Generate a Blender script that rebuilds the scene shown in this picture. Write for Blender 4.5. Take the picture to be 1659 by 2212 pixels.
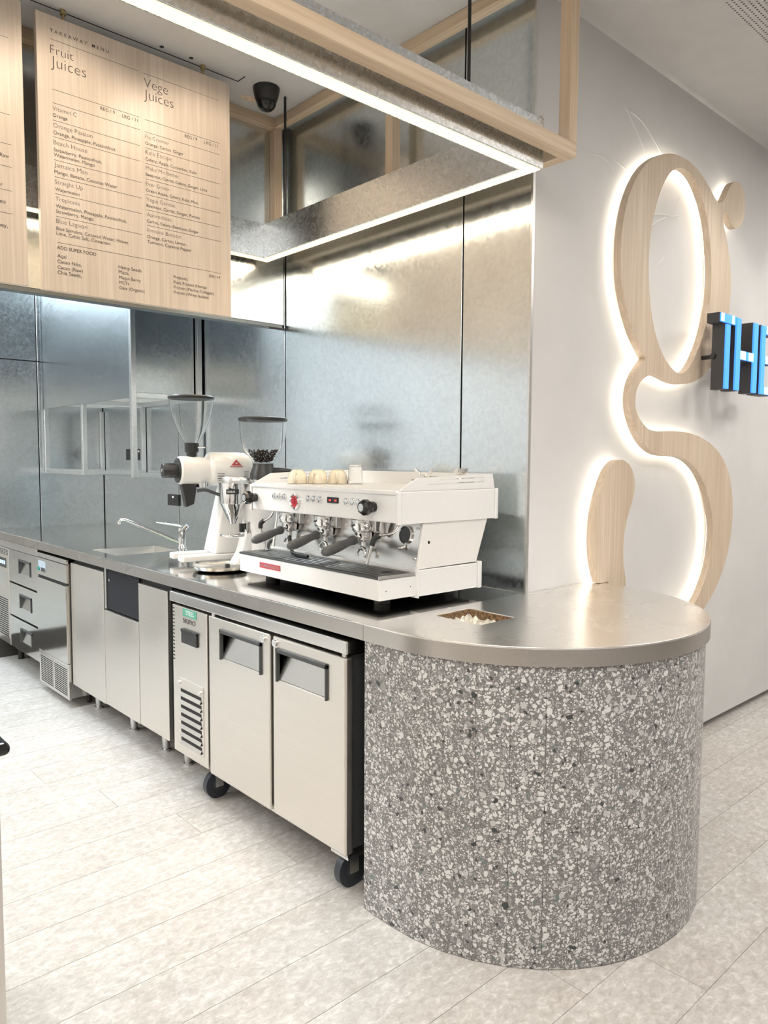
import bpy, bmesh, math, random
from mathutils import Vector, Matrix
from mathutils.geometry import tessellate_polygon

for o in list(bpy.data.objects):
    bpy.data.objects.remove(o)
scene = bpy.context.scene
COL = scene.collection
random.seed(4)

# ------------------------------------------------------------------ camera
CAM_Z = 1.407
yaw, pit, rol = math.radians(47.6459), math.radians(4.0950), math.radians(-0.3260)
fw = Vector((math.cos(yaw) * math.cos(pit), math.sin(yaw) * math.cos(pit), -math.sin(pit)))
rt = Vector((math.sin(yaw), -math.cos(yaw), 0))
dn = -(rt.cross(fw))
r2 = math.cos(rol) * rt + math.sin(rol) * dn
d2 = -math.sin(rol) * rt + math.cos(rol) * dn
cam_data = bpy.data.cameras.new('camera')
cam_data.sensor_fit = 'VERTICAL'
cam_data.sensor_height = 36.0
cam_data.sensor_width = 27.0
cam_data.lens = 36.0 * 1620.0 / 2212.0
cam_data.clip_start = 0.05
cam = bpy.data.objects.new('camera', cam_data)
COL.objects.link(cam)
m = Matrix.Identity(4)
for i, v in enumerate((r2, -d2, -fw)):
    for j in range(3):
        m[j][i] = v[j]
m.translation = Vector((0, 0, CAM_Z))
cam.matrix_world = m
scene.camera = cam

# ------------------------------------------------------------------ colour management, world
vs = scene.view_settings
vs.view_transform = 'Standard'
vs.look = 'None'
vs.gamma = 1.0
vs.use_curve_mapping = False
vs.exposure = 0.50
scene.cycles.use_denoising = True
scene.cycles.max_bounces = 11
scene.cycles.diffuse_bounces = 2
scene.cycles.glossy_bounces = 3
scene.cycles.transmission_bounces = 9
scene.cycles.use_adaptive_sampling = True
scene.cycles.adaptive_threshold = 0.15
scene.cycles.adaptive_min_samples = 16
scene.cycles.blur_glossy = 0.2
scene.cycles.sample_clamp_indirect = 6.0
scene.cycles.caustics_reflective = True
scene.cycles.caustics_refractive = False
w = bpy.data.worlds.new('world'); scene.world = w
w.use_nodes = True
w.node_tree.nodes['Background'].inputs[0].default_value = (0.9, 0.93, 1.0, 1)
w.node_tree.nodes['Background'].inputs[1].default_value = 0.3

# ------------------------------------------------------------------ room lamps (recessed ceiling panels)
CEIL = 3.078
def area(name, loc, sx, sy, power, col, rot=(0, 0, 0)):
    l = bpy.data.lights.new(name, 'AREA'); l.shape = 'RECTANGLE'; l.size = sx; l.size_y = sy
    l.energy = power; l.color = col
    o = bpy.data.objects.new(name, l); o.location = loc; o.rotation_euler = rot
    COL.objects.link(o); return o
WARMW = (1.0, 0.955, 0.90)
COOLW = (0.84, 0.94, 1.0)
area('ceiling_panel_light', (0.1, 0.2, CEIL - .03), 1.2, .6, 27, WARMW)
area('ceiling_panel_light', (-1.6, 0.4, CEIL - .03), 1.2, .6, 27, WARMW)
area('ceiling_panel_light', (1.2, -1.4, CEIL - .03), 1.2, .6, 27, WARMW)
area('ceiling_panel_light', (-1.0, -1.8, CEIL - .03), 1.2, .6, 27, WARMW)
area('ceiling_panel_light', (3.6, -0.4, CEIL - .03), 1.2, .6, 27, WARMW)
area('ceiling_panel_light', (5.2, 0.2, CEIL - .03), 1.2, .6, 27, WARMW)
area('kitchen_panel_light', (0.9, 4.35, CEIL - .03), 1.2, .3, 48, COOLW)
area('kitchen_panel_light', (-0.9, 4.35, CEIL - .03), 1.2, .3, 48, COOLW)
area('kitchen_panel_light', (-2.4, 4.35, CEIL - .03), 1.2, .3, 48, WARMW)

def downlight(name, loc, target, power, col, cone=75, blend=.6, size=.05):
    l = bpy.data.lights.new(name, 'SPOT'); l.energy = power; l.color = col
    l.spot_size = math.radians(cone); l.spot_blend = blend; l.shadow_soft_size = size
    o = bpy.data.objects.new(name, l); o.location = loc
    o.rotation_euler = (Vector(target) - Vector(loc)).to_track_quat('-Z', 'Y').to_euler()
    COL.objects.link(o); return o
WARM = (1.0, .84, .66)
for dx in (.45, 1.05, 1.62):
    downlight('menu_downlight', (dx, 2.42, CEIL - .02), (dx + .02, 2.86, 2.42), 11.5, WARM, 105, .55)

for dx in (3.45, 3.95, 4.5):
    downlight('sign_downlight', (dx, 1.18, CEIL - .02), (dx + .02, 1.64, 1.3), 9, WARMW, 70, .7, .02)

# ------------------------------------------------------------------ materials
MATS = {}
def new_mat(name):
    mt = bpy.data.materials.new(name); mt.use_nodes = True
    nt = mt.node_tree; b = nt.nodes['Principled BSDF']
    MATS[name] = mt
    return mt, nt, b
def N(nt, t, **kw):
    n = nt.nodes.new(t)
    for k, v in kw.items():
        if k.startswith('i_'):
            n.inputs[k[2:]].default_value = v
        else:
            setattr(n, k, v)
    return n
def ramp(nt, stops, interp='LINEAR'):
    n = nt.nodes.new('ShaderNodeValToRGB'); n.color_ramp.interpolation = interp
    els = n.color_ramp.elements
    while len(els) < len(stops): els.new(0.5)
    for e, (p, c) in zip(els, stops):
        e.position = p; e.color = c if len(c) == 4 else (*c, 1)
    return n
def bump(nt, b, src, strength, dist=0.002):
    bp = N(nt, 'ShaderNodeBump'); bp.inputs['Strength'].default_value = strength; bp.inputs['Distance'].default_value = dist
    nt.links.new(src, bp.inputs['Height']); nt.links.new(bp.outputs[0], b.inputs['Normal'])
def simple(name, col, rough=.5, metal=0.0, noise=.04, scale=40, coat=0, spec=None, trans=0, ior=None):
    mt, nt, b = new_mat(name)
    tc = N(nt, 'ShaderNodeTexCoord'); nz = N(nt, 'ShaderNodeTexNoise'); nz.inputs['Scale'].default_value = scale
    nt.links.new(tc.outputs['Object'], nz.inputs['Vector'])
    lo = tuple(max(0, c * (1 - noise)) for c in col); hi = tuple(min(1, c * (1 + noise)) for c in col)
    r = ramp(nt, [(.3, lo), (.7, hi)])
    nt.links.new(nz.outputs['Fac'], r.inputs[0]); nt.links.new(r.outputs[0], b.inputs['Base Color'])
    b.inputs['Roughness'].default_value = rough; b.inputs['Metallic'].default_value = metal
    if coat: b.inputs['Coat Weight'].default_value = coat; b.inputs['Coat Roughness'].default_value = .08
    if trans: b.inputs['Transmission Weight'].default_value = trans
    if ior: b.inputs['IOR'].default_value = ior
    return mt
def emis(name, col, strength):
    mt, nt, b = new_mat(name)
    b.inputs['Base Color'].default_value = (*col, 1)
    b.inputs['Emission Color'].default_value = (*col, 1); b.inputs['Emission Strength'].default_value = strength
    return mt
def wood(name, axis, c0=(.58, .43, .285), c1=(.76, .61, .44), rough=.45):
    mt, nt, b = new_mat(name)
    tc = N(nt, 'ShaderNodeTexCoord'); mp = N(nt, 'ShaderNodeMapping')
    sc = [95, 95, 95]; sc[axis] = 2.2
    mp.inputs['Scale'].default_value = sc
    nz = N(nt, 'ShaderNodeTexNoise'); nz.inputs['Scale'].default_value = 1.0; nz.inputs['Detail'].default_value = 5; nz.inputs['Roughness'].default_value = .6
    nt.links.new(tc.outputs['Object'], mp.inputs[0]); nt.links.new(mp.outputs[0], nz.inputs['Vector'])
    mp2 = N(nt, 'ShaderNodeMapping'); s2 = [9, 9, 9]; s2[axis] = .6; mp2.inputs['Scale'].default_value = s2
    nz2 = N(nt, 'ShaderNodeTexNoise'); nz2.inputs['Scale'].default_value = 1.0
    nt.links.new(tc.outputs['Object'], mp2.inputs[0]); nt.links.new(mp2.outputs[0], nz2.inputs['Vector'])
    mx = N(nt, 'ShaderNodeMath', operation='MULTIPLY_ADD'); mx.inputs[1].default_value = .35
    nt.links.new(nz2.outputs['Fac'], mx.inputs[0])
    m2 = N(nt, 'ShaderNodeMath', operation='MULTIPLY'); m2.inputs[1].default_value = .65
    nt.links.new(nz.outputs['Fac'], m2.inputs[0]); nt.links.new(m2.outputs[0], mx.inputs[2])
    r = ramp(nt, [(.36, c0), (.52, tuple((a + c) / 2 for a, c in zip(c0, c1))), (.64, c1)])
    nt.links.new(mx.outputs[0], r.inputs[0]); nt.links.new(r.outputs[0], b.inputs['Base Color'])
    b.inputs['Roughness'].default_value = rough
    bump(nt, b, nz.outputs['Fac'], .12, .001)
    return mt
def galv(name, tint=(.71, .765, .79), rough=(.15, .27), spangle=75, bs=.008):
    mt, nt, b = new_mat(name)
    tc = N(nt, 'ShaderNodeTexCoord')
    v = N(nt, 'ShaderNodeTexVoronoi'); v.inputs['Scale'].default_value = spangle
    nzw = N(nt, 'ShaderNodeTexNoise'); nzw.inputs['Scale'].default_value = 3.0; nzw.inputs['Detail'].default_value = 4
    nt.links.new(tc.outputs['Object'], v.inputs['Vector']); nt.links.new(tc.outputs['Object'], nzw.inputs['Vector'])
    sep = N(nt, 'ShaderNodeSeparateColor'); nt.links.new(v.outputs['Color'], sep.inputs[0])
    lo = tuple(c * .95 for c in tint); hi = tuple(min(1, c * 1.05) for c in tint)
    r = ramp(nt, [(0, lo), (1, hi)]); nt.links.new(sep.outputs[0], r.inputs[0]); nt.links.new(r.outputs[0], b.inputs['Base Color'])
    add = N(nt, 'ShaderNodeMath', operation='MULTIPLY_ADD'); add.inputs[1].default_value = .5
    nt.links.new(sep.outputs[1], add.inputs[0])
    h = N(nt, 'ShaderNodeMath', operation='MULTIPLY'); h.inputs[1].default_value = .5
    nt.links.new(nzw.outputs['Fac'], h.inputs[0]); nt.links.new(h.outputs[0], add.inputs[2])
    mr = N(nt, 'ShaderNodeMapRange'); mr.inputs['To Min'].default_value = rough[0]; mr.inputs['To Max'].default_value = rough[1]
    nt.links.new(add.outputs[0], mr.inputs[0]); nt.links.new(mr.outputs[0], b.inputs['Roughness'])
    b.inputs['Metallic'].default_value = 1.0
    bump(nt, b, sep.outputs[2], bs, .0008)
    return mt
def brushed(name, col, rough, axis=1, metal=1.0, amt=.05):
    mt, nt, b = new_mat(name)
    tc = N(nt, 'ShaderNodeTexCoord'); mp = N(nt, 'ShaderNodeMapping')
    s = [260, 260, 260]; s[axis] = 3
    mp.inputs['Scale'].default_value = s
    nz = N(nt, 'ShaderNodeTexNoise'); nz.inputs['Scale'].default_value = 1; nz.inputs['Detail'].default_value = 3
    nt.links.new(tc.outputs['Object'], mp.inputs[0]); nt.links.new(mp.outputs[0], nz.inputs['Vector'])
    n2 = N(nt, 'ShaderNodeTexNoise'); n2.inputs['Scale'].default_value = 5; n2.inputs['Detail'].default_value = 5
    nt.links.new(tc.outputs['Object'], n2.inputs['Vector'])
    r = ramp(nt, [(.3, tuple(c * (1 - amt) for c in col)), (.7, tuple(min(1, c * (1 + amt * .6)) for c in col))])
    nt.links.new(nz.outputs['Fac'], r.inputs[0]); nt.links.new(r.outputs[0], b.inputs['Base Color'])
    mr = N(nt, 'ShaderNodeMapRange'); mr.inputs['To Min'].default_value = rough * .75; mr.inputs['To Max'].default_value = rough * 1.3
    nt.links.new(n2.outputs['Fac'], mr.inputs[0]); nt.links.new(mr.outputs[0], b.inputs['Roughness'])
    b.inputs['Metallic'].default_value = metal
    return mt
def plaster(name, col, rough=.7, bs=.06, scale=6):
    mt, nt, b = new_mat(name)
    tc = N(nt, 'ShaderNodeTexCoord'); nz = N(nt, 'ShaderNodeTexNoise'); nz.inputs['Scale'].default_value = scale; nz.inputs['Detail'].default_value = 6
    nt.links.new(tc.outputs['Object'], nz.inputs['Vector'])
    r = ramp(nt, [(.3, tuple(c * .965 for c in col)), (.7, tuple(min(1, c * 1.03) for c in col))])
    nt.links.new(nz.outputs['Fac'], r.inputs[0]); nt.links.new(r.outputs[0], b.inputs['Base Color'])
    b.inputs['Roughness'].default_value = rough
    bump(nt, b, nz.outputs['Fac'], bs, .01)
    return mt
def terrazzo(name):
    mt, nt, b = new_mat(name)
    tc = N(nt, 'ShaderNodeTexCoord')
    wn = N(nt, 'ShaderNodeTexNoise'); wn.inputs['Scale'].default_value = 40; wn.inputs['Detail'].default_value = 1
    nt.links.new(tc.outputs['Object'], wn.inputs['Vector'])
    vm = N(nt, 'ShaderNodeVectorMath', operation='SCALE'); vm.inputs['Scale'].default_value = .006
    nt.links.new(wn.outputs['Color'], vm.inputs[0])
    va = N(nt, 'ShaderNodeVectorMath', operation='ADD')
    nt.links.new(tc.outputs['Object'], va.inputs[0]); nt.links.new(vm.outputs[0], va.inputs[1])
    col = None
    def layer(scale, thr_lo, thr_hi, keep, stops, base_socket, base_col):
        mp = N(nt, 'ShaderNodeMapping'); mp.inputs['Location'].default_value = (scale * .13, scale * .07, scale * .03)
        mp.inputs['Scale'].default_value = (scale,) * 3
        nt.links.new(va.outputs[0], mp.inputs[0])
        vd = N(nt, 'ShaderNodeTexVoronoi', feature='DISTANCE_TO_EDGE'); vd.inputs['Scale'].default_value = 1
        vc = N(nt, 'ShaderNodeTexVoronoi', feature='F1'); vc.inputs['Scale'].default_value = 1
        nt.links.new(mp.outputs[0], vd.inputs['Vector']); nt.links.new(mp.outputs[0], vc.inputs['Vector'])
        sp = N(nt, 'ShaderNodeSeparateColor'); nt.links.new(vc.outputs['Color'], sp.inputs[0])
        # chip size varies from cell to cell
        th = N(nt, 'ShaderNodeMapRange'); th.inputs['To Min'].default_value = thr_lo; th.inputs['To Max'].default_value = thr_hi
        nt.links.new(sp.outputs[1], th.inputs[0])
        gt = N(nt, 'ShaderNodeMath', operation='GREATER_THAN'); nt.links.new(vd.outputs['Distance'], gt.inputs[0]); nt.links.new(th.outputs[0], gt.inputs[1])
        kp = N(nt, 'ShaderNodeMath', operation='LESS_THAN'); kp.inputs[1].default_value = keep; nt.links.new(sp.outputs[2], kp.inputs[0])
        mk = N(nt, 'ShaderNodeMath', operation='MULTIPLY'); nt.links.new(gt.outputs[0], mk.inputs[0]); nt.links.new(kp.outputs[0], mk.inputs[1])
        r = ramp(nt, stops, 'CONSTANT'); nt.links.new(sp.outputs[0], r.inputs[0])
        mix = N(nt, 'ShaderNodeMix', data_type='RGBA')
        nt.links.new(mk.outputs[0], mix.inputs['Factor'])
        if base_socket is None: mix.inputs['A'].default_value = (*base_col, 1)
        else: nt.links.new(base_socket, mix.inputs['A'])
        nt.links.new(r.outputs[0], mix.inputs['B'])
        return mix.outputs['Result']
    W1 = (.70, .69, .675); W2 = (.52, .515, .505); W3 = (.33, .325, .32); D = (.05, .055, .055); GR = (.16, .20, .185)
    c = layer(300, .16, .34, .30, [(0, D), (.5, (.30, .25, .20)), (.7, W2)], None, (.195, .186, .182))
    c = layer(190, .10, .30, .70, [(0, W2), (.30, W1), (.68, W3)], c, None)
    c = layer(100, .07, .26, .74, [(0, W1), (.5, W2), (.76, W3), (.95, D), (.975, GR)], c, None)
    c = layer(62, .09, .30, .42, [(0, W1), (.48, W2), (.80, W3), (.90, GR), (.94, D)], c, None)
    nt.links.new(c, b.inputs['Base Color'])
    b.inputs['Roughness'].default_value = .28
    return mt
def floor_mat(name):
    mt, nt, b = new_mat(name)
    tc = N(nt, 'ShaderNodeTexCoord'); oi = N(nt, 'ShaderNodeObjectInfo')
    mp = N(nt, 'ShaderNodeMapping'); mp.inputs['Scale'].default_value = (1, 1.5, 1)
    va = N(nt, 'ShaderNodeVectorMath', operation='ADD'); vs_ = N(nt, 'ShaderNodeVectorMath', operation='SCALE'); vs_.inputs['Scale'].default_value = 30
    cb = N(nt, 'ShaderNodeCombineXYZ'); nt.links.new(oi.outputs['Random'], cb.inputs[0]); nt.links.new(oi.outputs['Random'], cb.inputs[2])
    nt.links.new(cb.outputs[0], vs_.inputs[0]); nt.links.new(tc.outputs['Object'], va.inputs[0]); nt.links.new(vs_.outputs[0], va.inputs[1])
    nt.links.new(va.outputs[0], mp.inputs[0])
    n1 = N(nt, 'ShaderNodeTexNoise'); n1.inputs['Scale'].default_value = 34; n1.inputs['Detail'].default_value = 8; n1.inputs['Roughness'].default_value = .74; n1.inputs['Distortion'].default_value = .5
    n2 = N(nt, 'ShaderNodeTexNoise'); n2.inputs['Scale'].default_value = 3.0; n2.inputs['Detail'].default_value = 4
    nt.links.new(mp.outputs[0], n1.inputs['Vector']); nt.links.new(mp.outputs[0], n2.inputs['Vector'])
    r = ramp(nt, [(.36, (.46, .435, .405)), (.47, (.545, .52, .49)), (.55, (.61, .585, .56)), (.64, (.74, .715, .685))])
    nt.links.new(n1.outputs['Fac'], r.inputs[0])
    r2_ = ramp(nt, [(.35, (.90, .885, .865)), (.65, (1, 1, 1))]); nt.links.new(n2.outputs['Fac'], r2_.inputs[0])
    mx = N(nt, 'ShaderNodeMix', data_type='RGBA', blend_type='MULTIPLY'); mx.inputs['Factor'].default_value = 1
    nt.links.new(r.outputs[0], mx.inputs['A']); nt.links.new(r2_.outputs[0], mx.inputs['B'])
    nt.links.new(mx.outputs['Result'], b.inputs['Base Color'])
    b.inputs['Roughness'].default_value = .38
    bump(nt, b, n1.outputs['Fac'], .08, .002)
    return mt

M_GALV = galv('galvanised_sheet')
M_GALV2 = galv('galvanised_sheet_spangled', (.66, .69, .71), (.20, .34), 130, .004)
M_TUBE = galv('galvanised_tube', (.80, .83, .84), (.25, .38), 200)
M_TOP = brushed('polished_worktop_steel', (.70, .685, .66), .10, 1, amt=.03)
M_ROUND = brushed('brushed_round_top_steel', (.88, .865, .835), .26, 0, amt=.04)
M_STEEL = brushed('brushed_steel', (.66, .645, .62), .24, 1)
M_EDGE_SHADE = brushed('shaded_edge_steel', (.50, .47, .44), .26, 1, amt=.04)  # same steel tinted darker: dim room reflection on the edges painted into the colour
M_STEELV = brushed('brushed_steel_vertical', (.66, .645, .62), .24, 2)
M_SOFT = brushed('satin_fridge_steel', (.72, .685, .64), .36, 1, amt=.025)
M_MIRROR = brushed('bright_drawer_steel', (.62, .61, .59), .10, 1, amt=.03)
M_CHROME = simple('chrome', (.78, .78, .78), .07, 1.0, .02)
M_ALU = simple('cast_aluminium', (.70, .70, .69), .3, 1.0)
M_WHITE = simple('white_enamel', (.80, .795, .785), .22, 0, .01, coat=.3)
M_CREAM = simple('cream_enamel', (.80, .785, .755), .28, 0, .01, coat=.2)
M_BLACK = simple('black_plastic', (.018, .018, .018), .38)
M_BLACKG = simple('black_gloss', (.010, .010, .011), .12)
M_GREY = simple('dark_grey_plastic', (.055, .058, .060), .5)
M_HANDLE = simple('grey_rubber', (.085, .088, .092), .45)
M_DARK = simple('dark_void', (.012, .012, .013), .7)
M_GAP = simple('black_gap', (.015, .015, .016), .6)
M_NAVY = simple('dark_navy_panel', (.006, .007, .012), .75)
M_OAKZ = wood('oak_vertical', 2)
M_OAKX = wood('oak_along_x', 0)
M_OAKY = wood('oak_along_y', 1)
M_OAKM = wood('oak_menu_board', 2, (.64, .53, .42), (.79, .68, .565), .42)
M_OAKG = wood('oak_letter', 2, (.56, .44, .32), (.74, .61, .47), .5)
M_INK = simple('printed_ink', (.10, .085, .075), .7)
M_INKL = simple('printed_line', (.17, .14, .12), .7)
M_PLAS = plaster('sign_wall_plaster', (.66, .65, .64), .62, .10, 4)
M_CEIL = plaster('ceiling_paint', (.66, .645, .63), .8, .02, 10)
M_KWALL = plaster('kitchen_grey_paint', (.46, .455, .445), .7, .03, 5)
M_ROOM = plaster('shop_wall_paint', (.72, .70, .68), .8, .03, 5)
M_TERR = terrazzo('terrazzo')
M_FLOOR = floor_mat('floor_tile')
M_GROUT = simple('floor_joint', (.40, .385, .365), .8)
M_BASE = simple('dark_kerb_tile', (.06, .055, .05), .4)
M_LED = emis('led_strip', (1.0, .80, .50), .95)
M_HALO = emis('letter_backlight', (1.0, .95, .84), 6.5)
M_BLUE = emis('blue_acrylic', (.05, .25, .95), 1.0)
M_CYAN = emis('cyan_lit_face', (.55, .9, 1.0), 1.6)
M_SIGN = simple('sign_black_metal', (.045, .045, .048), .5)
M_RED = simple('red_badge', (.48, .07, .08), .4)
M_REDG = simple('red_gauge_face', (.50, .015, .03), .3)
M_REDLED = emis('red_digits', (1.0, .05, .04), 3.0)
M_BLUELED = emis('blue_digits', (.35, .65, 1.0), 2.5)
M_GREEN = simple('green_sticker', (.10, .36, .26), .5)
M_GREENL = simple('pale_green_item', (.45, .62, .38), .5)
M_TEAL = simple('teal_dot', (.0, .28, .22), .4)
M_WHITEP = simple('white_print', (.85, .85, .84), .6)
M_CUP = simple('cream_porcelain', (.80, .71, .55), .18, 0, .01, coat=.4)
M_BEAN = simple('coffee_beans', (.10, .045, .022), .4, 0, .5, 300)
M_RUBBER = simple('castor_rubber', (.03, .035, .045), .4)
M_GLASS, _nt, _b = new_mat('clear_hopper')
_b.inputs['Base Color'].default_value = (.97, .97, .97, 1); _b.inputs['Roughness'].default_value = .02
_b.inputs['Transmission Weight'].default_value = 1.0; _b.inputs['IOR'].default_value = 1.18
M_PATCH = simple('bare_plaster_patch', (.80, .62, .47), .9, 0, .15, 60)
M_BRASS = simple('brass_fixing', (.45, .36, .20), .35, 1.0)
M_RAW = simple('raw_chipboard_edge', (.20, .12, .06), .8, 0, .7, 120)
M_FOIL = simple('crumpled_foil', (.80, .76, .68), .35, .3, .3, 90)
M_PAPER = simple('white_paper', (.80, .82, .86), .7)

# ------------------------------------------------------------------ helpers
def thing(name, label, cat, loc=(0, 0, 0), rotz=0.0, group=None):
    o = bpy.data.objects.new(name, None); o.empty_display_size = .1
    o.location = loc; o.rotation_euler = (0, 0, rotz)
    o['label'] = label; o['category'] = cat
    if group: o['group'] = group
    COL.objects.link(o); return o
def tag(o, label, cat, group=None):
    o['label'] = label; o['category'] = cat
    if group: o['group'] = group
    return o
def struct(o):
    o['kind'] = 'structure'; return o
def attach(o, parent):
    """parts are modelled in shop coordinates; a thing's rotation turns them about its base"""
    if parent is None: return o
    o.parent = parent
    if parent.type == 'EMPTY':
        o.matrix_parent_inverse = Matrix.Translation(-Vector(parent.location))
    return o
def mkmesh(name, verts, faces, mat, parent=None, smooth=False, bev=0, seg=2):
    me = bpy.data.meshes.new(name); me.from_pydata([tuple(v) for v in verts], [], faces)
    bm = bmesh.new(); bm.from_mesh(me); bmesh.ops.recalc_face_normals(bm, faces=bm.faces); bm.to_mesh(me); bm.free()
    return mkobj(name, me, mat, parent, smooth, bev, seg)
def mkobj(name, me, mat, parent=None, smooth=False, bev=0, seg=2):
    if mat and not me.materials: me.materials.append(mat)
    if smooth:
        for p in me.polygons: p.use_smooth = True
        if smooth != 'all':
            me.set_sharp_from_angle(angle=math.radians(38))
    o = bpy.data.objects.new(name, me); COL.objects.link(o)
    if bev:
        md = o.modifiers.new('bevel', 'BEVEL'); md.width = bev; md.segments = seg; md.limit_method = 'ANGLE'; md.angle_limit = math.radians(40)
    return attach(o, parent)
def box(name, lo, hi, mat, parent=None, bev=0, seg=2):
    (a, b, c), (d, e, f) = lo, hi
    v = [(a, b, c), (d, b, c), (d, e, c), (a, e, c), (a, b, f), (d, b, f), (d, e, f), (a, e, f)]
    fs = [(0, 3, 2, 1), (4, 5, 6, 7), (0, 1, 5, 4), (1, 2, 6, 5), (2, 3, 7, 6), (3, 0, 4, 7)]
    return mkmesh(name, v, fs, mat, parent, False, bev, seg)
def boxes(name, lst, mat, parent=None, bev=0):
    v, fs = [], []
    for lo, hi in lst:
        (a, b, c), (d, e, f) = lo, hi; n = len(v)
        v += [(a, b, c), (d, b, c), (d, e, c), (a, e, c), (a, b, f), (d, b, f), (d, e, f), (a, e, f)]
        fs += [tuple(n + i for i in q) for q in [(0, 3, 2, 1), (4, 5, 6, 7), (0, 1, 5, 4), (1, 2, 6, 5), (2, 3, 7, 6), (3, 0, 4, 7)]]
    return mkmesh(name, v, fs, mat, parent, False, bev, 1)
def lathe(name, prof, origin, axis, mat, parent=None, seg=32, caps=True):
    """prof: (radius, distance along axis)"""
    ax = Vector(axis).normalized(); o = Vector(origin)
    t = Vector((0, 0, 1)) if abs(ax.z) < .9 else Vector((1, 0, 0))
    u = ax.cross(t).normalized(); w_ = ax.cross(u)
    v, fs = [], []
    for r, h in prof:
        for i in range(seg):
            a = 2 * math.pi * i / seg
            v.append(o + ax * h + (u * math.cos(a) + w_ * math.sin(a)) * r)
    for k in range(len(prof) - 1):
        for i in range(seg):
            j = (i + 1) % seg
            fs.append((k * seg + i, k * seg + j, (k + 1) * seg + j, (k + 1) * seg + i))
    if caps:
        fs.append(tuple(range(seg)))
        fs.append(tuple((len(prof) - 1) * seg + i for i in range(seg)))
    return mkmesh(name, v, fs, mat, parent, True)
def cyl(name, p0, p1, r0, mat, parent=None, r1=None, seg=24):
    p0 = Vector(p0); p1 = Vector(p1); d = p1 - p0
    return lathe(name, [(r0, 0), (r0 if r1 is None else r1, d.length)], p0, d, mat, parent, seg)
def smooth_path(pts, n=6):
    P = [Vector(p) for p in pts]; out = []
    for i in range(len(P) - 1):
        a = P[max(0, i - 1)]; b = P[i]; c = P[i + 1]; d = P[min(len(P) - 1, i + 2)]
        for k in range(n):
            t = k / n
            out.append(.5 * ((2 * b) + (c - a) * t + (2 * a - 5 * b + 4 * c - d) * t * t + (3 * b - a - 3 * c + d) * t ** 3))
    out.append(P[-1]); return out
def tube(name, pts, r, mat, parent=None, seg=12, rad=None, smooth=True, n=6):
    P = smooth_path(pts, n) if smooth else [Vector(p) for p in pts]
    R = [r] * len(P)
    if rad:
        for i in range(len(P)):
            t = i / (len(P) - 1) * (len(rad) - 1); k = min(int(t), len(rad) - 2)
            R[i] = rad[k] + (rad[k + 1] - rad[k]) * (t - k)
    v, fs = [], []; prev = None
    for i, p in enumerate(P):
        d = (P[min(i + 1, len(P) - 1)] - P[max(i - 1, 0)]).normalized()
        if prev is None:
            t = Vector((0, 0, 1)) if abs(d.z) < .9 else Vector((1, 0, 0)); u = d.cross(t).normalized()
        else:
            u = (prev - d * prev.dot(d)).normalized()
        prev = u; w_ = d.cross(u)
        for k in range(seg):
            a = 2 * math.pi * k / seg; v.append(p + (u * math.cos(a) + w_ * math.sin(a)) * R[i])
    for i in range(len(P) - 1):
        for k in range(seg):
            j = (k + 1) % seg; fs.append((i * seg + k, i * seg + j, (i + 1) * seg + j, (i + 1) * seg + k))
    fs.append(tuple(range(seg))); fs.append(tuple((len(P) - 1) * seg + k for k in range(seg)))
    return mkmesh(name, v, fs, mat, parent, True)
def prism(name, outline, holes, fn, d0, d1, mat, parent=None, smooth=False, bev=0, seg=2):
    """extrude a 2-D outline with holes; fn(a, b, d) gives the point at depth d"""
    loops = [outline] + list(holes)
    tess = tessellate_polygon([[Vector((a, b, 0)) for a, b in l] for l in loops])
    flat = [p for l in loops for p in l]; n = len(flat)
    v = [fn(a, b, d0) for a, b in flat] + [fn(a, b, d1) for a, b in flat]
    fs = [tuple(t) for t in tess] + [tuple(n + i for i in reversed(t)) for t in tess]
    k = 0
    for l in loops:
        m_ = len(l)
        for i in range(m_):
            j = (i + 1) % m_
            fs.append((k + i, k + j, n + k + j, n + k + i))
        k += m_
    return mkmesh(name, v, fs, mat, parent, smooth, bev, seg)
def XZ(a, b, d): return (a, d, b)
def XY(a, b, d): return (a, b, d)
def YZ(a, b, d): return (d, a, b)
TEXTS = []
def text(name, s, x, z, width, parent, mat, fn, style='d', height=None):
    """flat lettering: fn(u, v) places text-plane metres in the shop"""
    c = bpy.data.curves.new(name, 'FONT'); c.body = s; c.size = 1.0; c.resolution_u = 3
    c.fill_mode = 'FRONT'
    if style in ('h', 'n'): c.offset = -.017
    if style == 't': c.space_character = 1.65; c.offset = .008
    if style == 'b': c.offset = .006
    o = bpy.data.objects.new(name + '_source', c); COL.objects.link(o)
    TEXTS.append((o, name, x, z, width, height, parent, mat, fn))
def flush_text():
    bpy.context.view_layer.update()
    dg = bpy.context.evaluated_depsgraph_get()
    for o, name, x, z, width, height, parent, mat, fn in TEXTS:
        me = bpy.data.meshes.new_from_object(o.evaluated_get(dg))
        xs = [v.co.x for v in me.vertices]; x0, x1 = min(xs), max(xs); s = width / (x1 - x0)
        sy = s
        if height:
            ys = [v.co.y for v in me.vertices]; sy = height / (max(ys) - min(ys))
        for v in me.vertices:
            v.co = Vector(fn(x + (v.co.x - x0) * s, z + v.co.y * sy))
        me.materials.clear()
        ob = mkobj(name, me, mat, parent)
        bpy.data.objects.remove(o)
    TEXTS.clear()

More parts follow.
